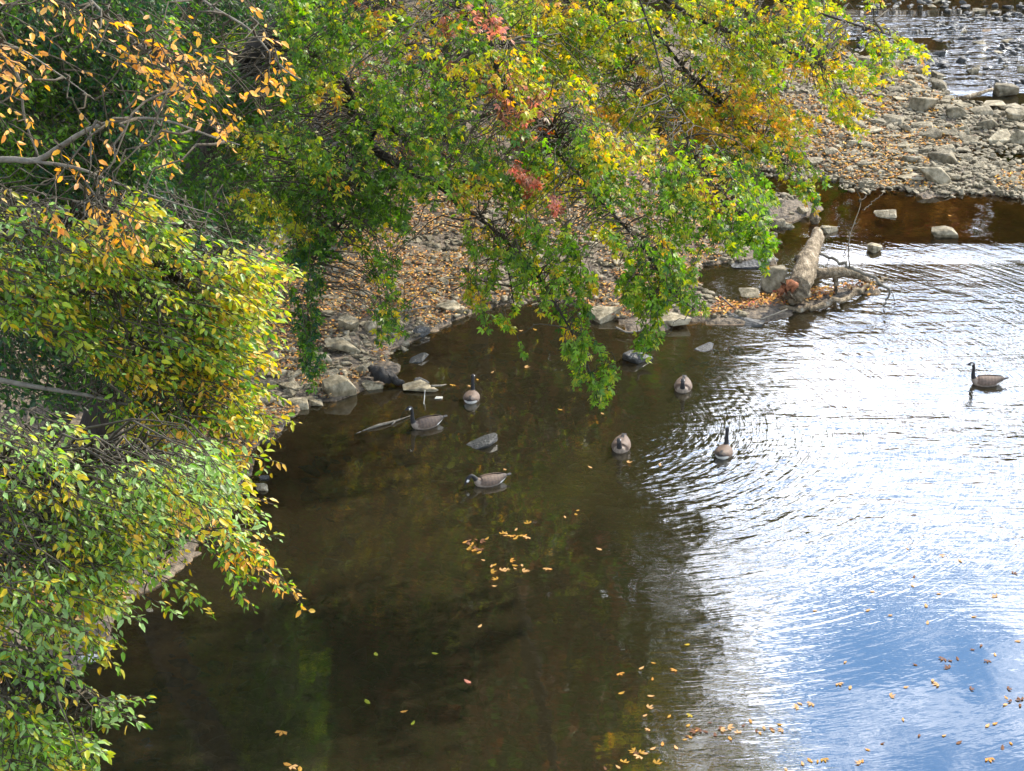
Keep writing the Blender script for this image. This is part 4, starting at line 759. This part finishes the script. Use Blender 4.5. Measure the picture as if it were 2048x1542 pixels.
CL = [  # (where, points, colour weights)
 ('the amber raft below the nearest goose', [(930, 1085), (938, 1082), (945, 1088), (952, 1080), (974, 1078), (967, 1084), (948, 1096), (955, 1100), (962, 1101), (940, 1099), (958, 1106), (942, 1092), (935, 1088), (950, 1102)], 'gold orange peach brown'),
 ('the small arc right of the amber raft', [(1006, 1066), (1010, 1072), (1018, 1072), (1026, 1074), (1034, 1074), (1042, 1072), (1050, 1072), (1032, 1060), (1053, 1077), (1012, 1068), (1030, 1078)], 'peach gold orange'),
 ('the chain trailing under the amber raft', [(966, 1121), (983, 1133), (988, 1131), (988, 1144), (989, 1158), (989, 1173), (1026, 1122), (1007, 1140), (1015, 1139), (1030, 1138), (1044, 1132), (1051, 1142), (1055, 1143), (1093, 1140), (1098, 1139), (1030, 1132)], 'gold peach orange'),
 ("the line drifting at the glare's edge", [(1307, 1327), (1283, 1337), (1242, 1350), (1305, 1359), (1243, 1387), (1302, 1393), (1301, 1414), (1290, 1432), (1338, 1434), (1378, 1433), (1374, 1290), (1346, 1342), (1294, 1461)], 'orange gold peach yellow'),
 ('the bottom-edge cluster left of the glare', [(1325, 1489), (1352, 1496), (1272, 1505), (1262, 1503), (1275, 1516), (1250, 1523), (1285, 1505), (1306, 1498), (1370, 1480), (1378, 1474), (1236, 1535), (1210, 1538), (1290, 1508), (1316, 1524), (1268, 1500)], 'orange gold brown peach'),
 ('the orange raft in the bottom dark reflection', [(1372+i*13+random.randint(-6, 6), 1452+random.randint(-10, 12)) for i in range(15)] + [(1560, 1450), (1545, 1462), (1520, 1467), (1620, 1410), (1600, 1408), (1590, 1415), (1380, 1475), (1395, 1462), (1430, 1470), (1460, 1478)], 'orange peach brown gold'),
 ('the bottom-edge raft below the glare', [(1620, 1522), (1635, 1524), (1650, 1522), (1715, 1525), (1725, 1523), (1572, 1540), (1605, 1528), (1980, 1522)], 'orange gold peach'),
 ('the scatter on the bright blue reflection', [(1815, 1098), (1885, 1113), (1920, 1122), (2030, 1146), (1828, 1154), (1825, 1172), (1878, 1188), (1988, 1192), (1745, 1184), (1780, 1231), (1736, 1221), (1630, 1222), (1855, 1246), (1948, 1234), (1852, 1212)], 'brown peach'),
 ('the scatter on the calm lower-right blue patch', [(2035, 1283), (1945, 1300), (1962, 1292), (1884, 1320), (1900, 1322), (1915, 1318), (1893, 1334), (1975, 1324), (1990, 1310), (1865, 1362), (1870, 1370), (1812, 1375), (1786, 1392), (2012, 1396), (2018, 1402), (2038, 1398), (2040, 1412), (2010, 1410), (1700, 1376), (1690, 1325), (1680, 1370), (2020, 1378)], 'brown peach'),
 ('the scatter over the lower-right cloud reflections', [(1888, 1472), (1838, 1472), (1918, 1486), (2022, 1488), (2005, 1496), (1990, 1448), (1975, 1452), (1830, 1330), (1945, 1378), (1765, 1488), (1735, 1500), (1806, 1440)], 'brown peach orange'),
 ('the flecks around the middle geese', [(1155, 1022), (1152, 1030), (1130, 1035), (1198, 1099), (1055, 1045), (1205, 828), (985, 745), (1055, 735), (937, 773), (905, 772), (1070, 660), (1042, 662), (1010, 940), (1120, 820), (1180, 935), (1260, 925), (1320, 930)], 'peach gold'),
]
for where, pts, cs in CL:
    cs = cs.split(); cnt = {}; order = sorted(pts, key=lambda p: p[0])
    for p in order:
        c = random.choice(cs); cnt[c] = cnt.get(c, 0)+1; k = cnt[c]
        nth = ['leftmost', 'second', 'third', 'fourth', 'fifth', 'sixth', 'seventh', 'eighth', 'ninth', 'tenth', 'eleventh', 'twelfth', 'thirteenth', 'fourteenth', 'fifteenth', 'sixteenth', 'seventeenth'][min(k-1, 16)]
        frm = '' if k == 1 else ' from the left'
        floating(p[0], p[1], c, f'{nth} {CN[c]} leaf in {where}', 'leaves afloat on the stream', size=.115 if p[1] > 1000 else .12)
for px, py, c, lab in ((960, 1253, 'peach', 'single pale leaf afloat in the middle of the dark calm water'), (808, 1424, 'orange', 'single bright orange leaf afloat near the bottom left of the dark water'),
    (935, 1364, 'pink', 'lone pinkish leaf afloat in the dark water'), (826, 1447, 'lime', 'dull green leaf just below the bright orange one'), (420, 1227, 'yellow', 'small yellow leaf floating under the left sprays'),
    (575, 1530, 'orange', 'large orange leaf at the bottom edge of the dark water'), (588, 1537, 'peach', 'pale leaf touching the large orange leaf at the bottom edge'), (562, 1469, 'orange', 'thin orange leaf above the bottom edge pair'),
    (600, 1540, 'gold', 'amber leaf at the bottom edge right of the pale one'), (870, 1308, 'lime', 'faint olive leaf in the dark water above the orange leaf'), (752, 1310, 'lime', 'olive leaf left of the centre of the dark water'),
    (735, 1405, 'lime', 'faint green leaf left of the bright orange leaf'), (955, 760, 'gold', 'amber leaf floating in front of the goose seen from behind'), (1900, 432, 'orange', 'orange leaf drifting on the brown pool')):
    floating(px, py, c, lab, None, .16)

# ------------------------------------------------------------------ log, driftwood, sticks
fl = empty('fallen_log', tuple(gp(1590, 600))); tag(fl, 'weathered fallen log propped on the spit, with broken orange wood at its cut end', 'log')
def gz(px, py, z): return gp(px, py + 0, z)
near = gz(1597, 575, .62); midp = gz(1610, 545, .66); knot = gz(1618, 515, .66); far_ = gz(1632, 485, .6); tip = gz(1634, 463, .55)
tube_obj('log_trunk', [near, midp, knot, far_, tip], [.27, .30, .28, .21, .19, .13], M['log'], fl, n=26, ns=18, rough=.20, wob=.009)
tube_obj('root_stub', [near + (.0, .0, -.12), gz(1584, 590, .22), gz(1572, 604, -.02)], [.24, .20, .12], M['log'], fl, n=14, ns=11, rough=.5, wob=.04)
tube_obj('broken_end', [near + (-.14, -.08, .08), near + (-.30, -.12, .04), near + (-.44, -.1, -.06), near + (-.52, -.14, -.2)], [.13, .12, .07, .02], M['rotwood'], fl, n=16, ns=9, rough=1.1, wob=.03)
tube_obj('limb', [gz(1618, 548, .55), gz(1650, 546, .58), gz(1690, 545, .55), gz(1722, 552, .40), gz(1738, 565, .1)], [.16, .14, .13, .10, .06], M['log'], fl, n=16, ns=10, rough=.2, wob=.01)
tube_obj('limb_prop', [gz(1670, 552, .45), gz(1672, 575, .22), gz(1670, 600, -.05)], [.08, .055, .04], M['log'], fl, n=12, ns=8, rough=.4, wob=.015)
tube_obj('stub', [gz(1615, 510, .75), gz(1600, 515, .8), gz(1592, 520, .72)], [.13, .11, .06], M['log'], fl, n=10, ns=8, rough=.5, wob=.02)
tube_obj('shore_root', [gz(1560, 618, .08), gz(1640, 612, .10), gz(1700, 590, .14), gz(1745, 568, .10), gz(1775, 556, .02)], [.05, .08, .06, .05, .02], M['log'], fl, n=26, ns=8, rough=.5, wob=.045)
fb = empty('fallen_branch', tuple(gp(1700, 560))); tag(fb, 'thin bare branch with upright twigs lying across the log towards the open water', 'branch')
def q3(pts): return [gp(px, py, z) for px, py, z in pts]
tube_obj('stem', q3([(1640, 508, 1.0), (1685, 527, .95), (1715, 543, .8), (1745, 553, .75), (1768, 572, .6), (1781, 580, .55), (1766, 612, .05)]), [.03, .045, .045, .04, .035, .03, .02], M['bark_grey'], fb, n=34, ns=7, rough=.3, wob=.02)
for pts, r in (([(1700, 535, .9), (1696, 500, 1.2), (1700, 470, 1.4), (1712, 430, 1.7), (1722, 400, 1.9), (1712, 375, 2.2), (1700, 335, 2.6)], .022), ([(1718, 404, 1.9), (1740, 385, 2.0), (1758, 366, 2.1)], .02), ([(1726, 420, 1.75), (1745, 405, 1.8), (1766, 386, 1.9)], .02),
               ([(1750, 553, .7), (1790, 543, .6), (1830, 539, .45), (1860, 548, .3), (1890, 560, .1)], .015), ([(1730, 548, .8), (1724, 530, .9), (1735, 522, 1.0)], .01), ([(1660, 516, 1.0), (1650, 535, .6)], .012), ([(1768, 560, .6), (1795, 570, .4), (1815, 590, .1)], .012),
               ([(1690, 500, 1.15), (1688, 520, .9), (1697, 540, .8)], .012), ([(1700, 470, 1.4), (1690, 455, 1.5), (1676, 450, 1.6)], .01), ([(1705, 450, 1.5), (1720, 440, 1.5)], .01), ([(1790, 543, .6), (1800, 530, .7), (1806, 522, .75)], .01), ([(1830, 539, .45), (1850, 552, .3), (1858, 575, .1)], .01), ([(1781, 580, .5), (1790, 600, .2), (1786, 625, .0)], .012), ([(1745, 560, .6), (1750, 580, .3), (1744, 600, .05)], .012)):
    tube_obj('twig', q3(pts), [r*.8, r*.4], M['twig'], fb, n=16, ns=5, rough=.2, wob=.018)
o = tube_obj('driftwood', q3([(742, 738, .25), (760, 748, .30), (780, 757, .2), (806, 768, .04)]), [.09, .15, .13, .05], M['wetwood'], None, n=20, ns=10, rough=.6, wob=.02); tag(o, 'thick black waterlogged driftwood sloping into the bay', 'driftwood')
fs = empty('floating_stick', tuple(gp(770, 850))); tag(fs, 'pale stick with a forked tip floating just left of the goose head', 'stick')
tube_obj('stem', q3([(724, 862, .0), (750, 853, .03), (780, 845, .03), (800, 839, .03), (822, 831, .02)]), [.01, .035, .03, .02, .008], M['bark_grey'], fs, n=16, ns=6, rough=.3)
tube_obj('fork', q3([(790, 843, .05), (783, 850, .02)]), [.02, .008], M['bark_grey'], fs, n=5, ns=5)
o = tube_obj('submerged_stick', q3([(658, 890, -.06), (690, 878, -.04), (722, 863, .005)]), [.008, .012, .012], M['bark_grey'], None, n=10, ns=5); tag(o, 'faint thin stick under the surface at the left end of the floating stick', 'stick')
o = tube_obj('reed_stem', q3([(850, 780, .25), (849, 793, .1), (847, 815, -.05)]), [.012, .012, .008], M['rockpale'], None, n=8, ns=5); tag(o, 'thin pale stem hanging from the grey slab into the water', 'stem')
o = tube_obj('twig_on_slab', q3([(862, 772, .16), (880, 771, .14), (892, 769, .05)]), [.03, .025, .015], M['bark_grey'], None, n=8, ns=5); tag(o, 'short pale twig off the right end of the grey slab', 'twig')
o = tube_obj('bar_driftwood', q3([(1925, 197, .2), (1950, 190, .22), (1985, 178, .25)]), [.09, .08, .05], M['log'], None, n=8, ns=7, rough=.2); tag(o, 'pale straight driftwood pole lying across the upstream bar', 'driftwood')
st = empty('tree_stump', tuple(gp(1495, 385))); tag(st, 'dark forked snag standing in the water behind the green leaves', 'stump')
tube_obj('trunk', q3([(1492, 388, -.1), (1492, 365, .35), (1494, 330, .9)]), [.26, .20, .10], M['wetwood'], st, n=10, ns=9, rough=.3)
tube_obj('fork', q3([(1496, 368, .3), (1510, 350, .6), (1518, 338, .8)]), [.12, .10, .05], M['wetwood'], st, n=8, ns=7, rough=.3)
sm = empty('broken_stump', tuple(gp(1630, 448))); tag(sm, 'small brown upright stump on a flat stone at the left rim of the pool', 'stump')
tube_obj('trunk', q3([(1631, 446, .0), (1628, 436, .15), (1629, 424, .35), (1631, 408, .6)]), [.11, .13, .09, .04], M['log'], sm, n=10, ns=9, rough=.3)
tube_obj('spur', q3([(1632, 438, .15), (1642, 437, .16)]), [.08, .03], M['log'], sm, n=5, ns=6, rough=.3)
for i, (pts, lab) in enumerate((([(470, 300, 2), (530, 320, 2), (620, 330, 1.6), (700, 345, 1.5)], 'dark fallen branch on the upper bank behind the maple'), ([(720, 620, .3), (800, 622, .3), (860, 612, .3)], 'thin fallen branch on the leafy bank above the bay'),
        ([(1520, 640, .1), (1550, 628, .2), (1575, 618, .25)], 'short pale stick in the debris left of the log'), ([(1232, 655, .15), (1260, 665, .12), (1300, 655, .15)], 'pale curved twig at the shore under the hanging branch'),
        ([(1438, 590, .1), (1455, 605, .18), (1470, 618, .1)], 'grey stick slanting into the inlet'), ([(380, 620, 1.2), (470, 640, .8), (560, 640, .5)], 'dark branch lying on the bank beside the yellow sprays'))):
    o = tube_obj('stick', q3(pts), [.05 if i in (0, 5) else .025, .02], M['bark_dark'] if i in (0, 5) else M['bark_grey'], None, n=12, ns=6, rough=.2); tag(o, lab, 'stick')

# ------------------------------------------------------------------ birds
def vc_mat(name, rough=.7):
    m, t, out = mat(name); vc = N(t, 'ShaderNodeVertexColor', layer_name='tint'); p = N(t, 'ShaderNodeBsdfPrincipled'); p.inputs['Roughness'].default_value = rough
    nz = N(t, 'ShaderNodeTexNoise'); nz.inputs['Scale'].default_value = 30; tc = N(t, 'ShaderNodeTexCoord'); mp = N(t, 'ShaderNodeMapping'); mp.inputs['Scale'].default_value = (.5, 1, 1); L(t, tc.outputs['Object'], mp.inputs[0]); L(t, mp.outputs[0], nz.inputs['Vector'])
    mr = N(t, 'ShaderNodeMapRange'); mr.inputs['To Min'].default_value = .72; mr.inputs['To Max'].default_value = 1.25; mr.inputs['From Min'].default_value = .3; mr.inputs['From Max'].default_value = .7; L(t, nz.outputs['Fac'], mr.inputs[0])
    hs = N(t, 'ShaderNodeHueSaturation'); L(t, mr.outputs[0], hs.inputs['Value']); L(t, vc.outputs[0], hs.inputs['Color']); L(t, hs.outputs[0], p.inputs['Base Color']); L(t, p.outputs[0], out.inputs[0]); return m
M['feather'] = vc_mat('feathers')
def loft(name, spine, radii, colf_, mat_, parent, ns=18, n=64):
    P = catmull(spine, n); rr = catmull(np.array([(a, b, 0) for a, b in radii]), n); T = unit(np.gradient(P, axis=0))
    side = np.array([0, 1., 0]); V = []; C = []
    for i in range(n):
        nrm = unit(np.cross(T[i], side)[None])[0]
        for k in range(ns):
            th = 2*math.pi*k/ns; c, s = math.cos(th), math.sin(th); v = P[i] + side*c*max(rr[i, 0], .003) + nrm*s*max(rr[i, 1], .003); V.append(v); C.append(colf_(i/(n-1), v, s))
    idx = np.arange(n*ns).reshape(n, ns); j = np.roll(idx, -1, 1); F = np.stack([idx[:-1], j[:-1], j[1:], idx[1:]], -1).reshape(-1, 4)
    Fi = np.concatenate([F.ravel(), idx[0, ::-1], idx[-1]]); S = np.concatenate([np.full(len(F), 4), [ns, ns]])
    return mesh_obj(name, np.array(V), Fi, S, mat_, parent, col=np.array(C), smooth=True)
BK, WH, BR, PB, DB = (.010, .009, .010), (.66, .64, .60), (.115, .076, .052), (.24, .19, .145), (.055, .038, .028)
def goose(px, py, head_deg, neck, label, scale=1.0, turn=0.0):
    """head_deg: heading in the ground plane, 0 = +X (to the right), 90 = away from the camera"""
    p = gp(px, py); g = empty('goose', (p[0], p[1], 0.0)); tag(g, label, 'goose', 'geese swimming on the stream')
    body = [(-.40, 0, .13), (-.33, 0, .12), (-.20, 0, .085), (-.04, 0, .06), (.12, 0, .06), (.23, 0, .085), (.29, 0, .15)]
    rad = [(.035, .018), (.085, .06), (.145, .115), (.175, .145), (.165, .14), (.115, .11), (.058, .062)]
    if neck == 'up': nk = [(.315, 0, .25), (.315, 0, .36), (.325, 0, .46), (.355, 0, .515), (.41, 0, .515), (.455, 0, .50), (.49, 0, .49)]
    elif neck == 'mid': nk = [(.325, 0, .23), (.34, 0, .30), (.36, 0, .36), (.395, 0, .385), (.445, 0, .375), (.49, 0, .355), (.52, 0, .345)]
    else: nk = [(.34, 0, .22), (.39, 0, .265), (.44, 0, .255), (.48, 0, .20), (.515, 0, .135), (.54, 0, .09), (.555, 0, .05)]
    nr = [(.046, .046), (.038, .038), (.036, .037), (.042, .047), (.040, .040), (.022, .018), (.009, .007)]
    spine = np.array(body+nk); radii = rad+nr
    if turn:
        for i in range(len(body)+2, len(spine)): spine[i, 1] += turn*(i-len(body)-1)*.03
    nb = len(body)
    def cf(u, v, up):
        k = u*(len(spine)-1)
        if k < .8: return BK if up > -.3 else WH
        if k < 1.9: return WH if up < .45 else BK
        if k > nb-1.0:
            if k > nb+3.0: 
                if k < nb+3.9 and up < .55 and k > nb+2.6: return WH
                return BK
            return BK
        if k > nb-1.9: return PB if up < .5 else BR
        if up < -.15: return PB
        return BR
    b = loft('body', spine, radii, cf, M['feather'], g)
    for sgn in (1, -1):      # folded wings along the back
        V, C = [], []; n, m = 16, 8
        for i in range(n):
            u = i/(n-1); x = .17 - .56*u; hw = .02+.115*math.sin(math.pi*min(u*.85+.12, 1))**.8
            for k in range(m):
                w = k/(m-1); a_ = R(78-82*w); bw = np.interp(x, [-.40, -.33, -.20, -.04, .12, .2], [.05, .095, .150, .180, .170, .14]); bh = np.interp(x, [-.40, -.33, -.20, -.04, .12, .2], [.05, .085, .125, .152, .147, .13]); cz = np.interp(x, [-.4, -.33, -.2, -.04, .12, .2], [.13, .125, .088, .062, .062, .075])
                lift = 1.03 + .03*math.sin(math.pi*u)
                V.append((x, sgn*bw*math.cos(a_)*lift, cz+bh*math.sin(a_)*lift)); e = (k % 2 == 0)
                C.append(np.array(DB if u > .8 else BR)*(1.12 if (i % 2 == 0 and u < .8) else .78))
        idx = np.arange(n*m).reshape(n, m); F = np.stack([idx[:-1, :-1], idx[:-1, 1:], idx[1:, 1:], idx[1:, :-1]], -1).reshape(-1, 4)
        if sgn < 0: F = F[:, ::-1]
        mesh_obj('wing', np.array(V), F.ravel(), np.full(len(F), 4), M['feather'], g, col=np.array(C), smooth=True)
    V = [(-.36, .05, .14), (-.36, -.05, .14), (-.50, -.045, .165), (-.50, .045, .165), (-.36, .04, .125), (-.36, -.04, .125)]
    mesh_obj('tail', np.array(V), np.array([0, 3, 2, 1, 4, 5, 2, 3, 0, 4, 3, 1, 2, 5, 0, 1, 5, 4]), [4, 4, 3, 3, 4], M['feather'], g, col=np.tile(BK, (6, 1)))
    g.rotation_euler = (0, 0, R(head_deg)); g.scale = (scale*(.84 if abs(math.sin(R(head_deg))) > .8 else 1), scale*(1.1 if abs(math.sin(R(head_deg))) > .8 else 1), scale*.97)
    return g
goose(1972, 768, 180, 'up', 'goose swimming alone at the far right in bright ripples, seen side-on facing left', 1.0)
goose(852, 852, 205, 'up', 'goose with white cheek facing left beside the floating stick', 1.0)
goose(943, 800, 84, 'up', 'goose seen from behind with its black neck up, below the grey slab', .92)
goose(1447, 910, 72, 'up', 'goose seen from behind at the edge of the bright ripples', .95)
goose(1242, 897, 258, 'mid', 'goose coming head-on with lowered head, at the left edge of the ripples', 1.0)
goose(1366, 778, 262, 'mid', 'goose coming head-on below the dark bird on its rock', 1.0)
goose(978, 967, 200, 'low', 'nearest goose, facing left with its head bent to the water', .95)
# small dark bird on its rock
bp_ = gp(1288, 700, .28); bd = empty('small_bird', tuple(bp_)); tag(bd, 'small black bird standing on a wet stone half hidden by hanging leaves', 'bird')
loft('body', [(-.22, 0, .05), (-.12, 0, .02), (0, 0, 0), (.09, 0, .04), (.12, 0, .12), (.12, 0, .18), (.15, 0, .21), (.19, 0, .205), (.23, 0, .20)], [(.01, .006), (.045, .04), (.07, .065), (.055, .055), (.03, .03), (.026, .026), (.03, .03), (.016, .014), (.004, .003)], lambda u, v, up: BK, M['feather'], bd, ns=12, n=40)
for s in (-.02, .02): tube_obj('leg', [np.array(bp_)+(0.0, s, -.04), np.array(bp_)+(.01, s, -.11), np.array(bp_)+(0, s, -.20)], [.012, .008], M['wetwood'], bd, n=6, ns=5)
bd.rotation_euler = (0, 0, R(170))
print('built', len(bpy.data.objects))
